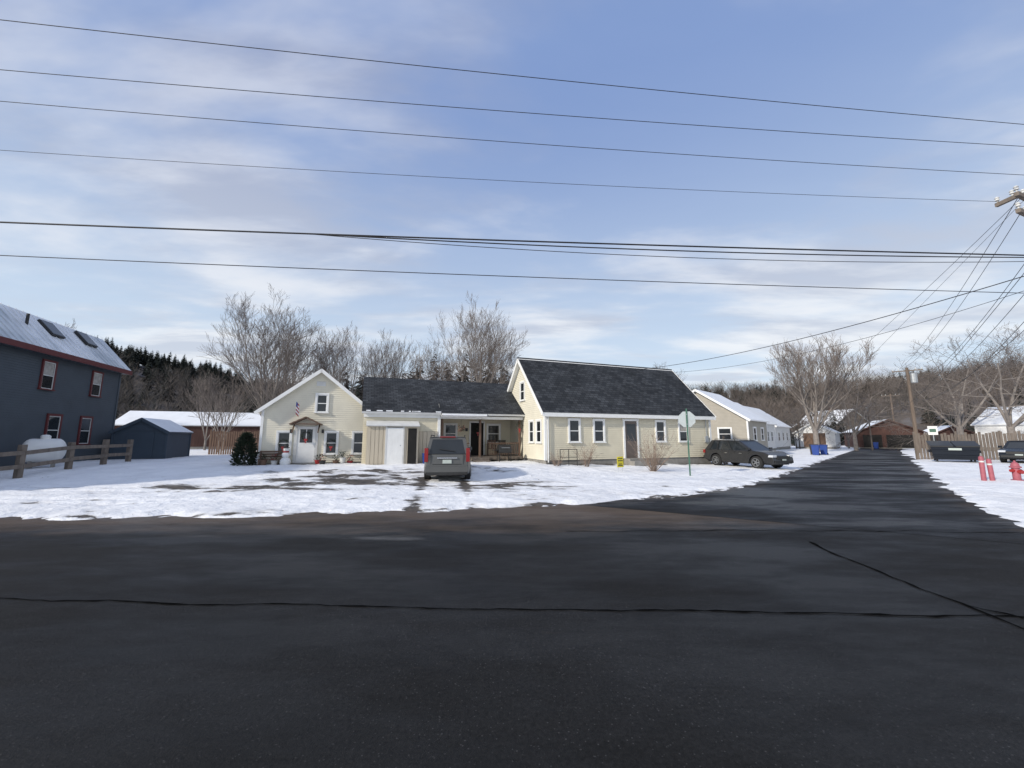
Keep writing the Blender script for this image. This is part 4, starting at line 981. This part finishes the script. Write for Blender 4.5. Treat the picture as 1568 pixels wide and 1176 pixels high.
# ---------------------------------------------------------------- world
W_=bpy.data.worlds.new('World');scene.world=W_;W_.use_nodes=True;nt=W_.node_tree;N=nt.nodes;L=nt.links
bg=N['Background'];sunel=math.radians(27);sd=Vector((-.80,-.60,0)).normalized()
sky=N.new('ShaderNodeTexSky');sky.sky_type='NISHITA';sky.sun_disc=False;sky.sun_elevation=sunel;sky.sun_rotation=math.atan2(sd.x,sd.y)
sky.air_density=1.0;sky.dust_density=1.0
tc=N.new('ShaderNodeTexCoord');sp=N.new('ShaderNodeSeparateXYZ');L.new(tc.outputs['Generated'],sp.inputs[0])
def mth(op,a,b=None,c=None):
    n=N.new('ShaderNodeMath');n.operation=op
    for i,v in enumerate((a,b,c)):
        if v is None:continue
        if isinstance(v,(int,float)):n.inputs[i].default_value=v
        else:L.new(v,n.inputs[i])
    return n.outputs[0]
zc=mth('MAXIMUM',sp.outputs[2],0.0);den=mth('ADD',zc,.10)
cb=N.new('ShaderNodeCombineXYZ');L.new(mth('DIVIDE',sp.outputs[0],den),cb.inputs[0]);L.new(mth('DIVIDE',sp.outputs[1],den),cb.inputs[1])
def wn(scale,det,ro,dist,st,rot=0,loc=(0,0,0)):
    mp=N.new('ShaderNodeMapping');mp.inputs['Scale'].default_value=st;mp.inputs['Rotation'].default_value=(0,0,rot);mp.inputs['Location'].default_value=loc
    L.new(cb.outputs[0],mp.inputs[0]);n=N.new('ShaderNodeTexNoise');n.inputs['Scale'].default_value=scale;n.inputs['Detail'].default_value=det;n.inputs['Roughness'].default_value=ro;n.inputs['Distortion'].default_value=dist
    L.new(mp.outputs[0],n.inputs['Vector']);return n.outputs['Fac']
def mr(v,a,b,c=0,d=1):
    r=N.new('ShaderNodeMapRange');r.interpolation_type='SMOOTHSTEP';L.new(v,r.inputs[0]);r.inputs[1].default_value=a;r.inputs[2].default_value=b;r.inputs[3].default_value=c;r.inputs[4].default_value=d;return r.outputs[0]
c1=wn(.85,6,.55,.25,(.7,1.2,1),.35,(1.3,.4,0));cover=mr(c1,.41,.60,.05,.95)
c2=wn(1.6,6,.56,.2,(.6,1.4,1),.3,(5,2,0));shade=mr(c2,.38,.60)
def mixc(f,a,b):
    m=N.new('ShaderNodeMix');m.data_type='RGBA'
    if isinstance(f,float):m.inputs[0].default_value=f
    else:L.new(f,m.inputs[0])
    for i,v in((6,a),(7,b)):
        if isinstance(v,tuple):m.inputs[i].default_value=(*v,1)
        else:L.new(v,m.inputs[i])
    return m.outputs[2]
elev=mr(zc,.03,.75)
cl_hi=mixc(elev,(9.1,9.4,9.7),(5.6,6.1,7.5));cl_lo=mixc(elev,(6.2,6.8,7.8),(3.5,4.05,5.7))
cloud=mixc(shade,cl_lo,cl_hi)
blue=mixc(elev,(6.8,8.1,9.5),(2.4,3.6,6.7));base=mixc(.15,blue,sky.outputs[0])
L.new(mixc(cover,base,cloud),bg.inputs['Color']);bg.inputs['Strength'].default_value=.103
sl=bpy.data.lights.new('sun','SUN');sl.energy=3.7;sl.angle=math.radians(2.2);sl.color=(1,.93,.82)
so=bpy.data.objects.new('sun',sl);COL.objects.link(so)
dirv=Vector((-sd.x*math.cos(sunel),-sd.y*math.cos(sunel),-math.sin(sunel)));so.rotation_euler=dirv.to_track_quat('-Z','Y').to_euler()
# ---------------------------------------------------------------- camera
cam=bpy.data.cameras.new('camera');cam.sensor_width=36;cam.lens=36*591/1568;cam.clip_end=4000;cam.clip_start=.05
co=bpy.data.objects.new('camera',cam);COL.objects.link(co);co.location=(0,0,1.75);co.rotation_euler=(math.radians(90+7.8),0,0)
scene.camera=co
scene.view_settings.view_transform='Standard';scene.view_settings.look='None';scene.view_settings.exposure=0
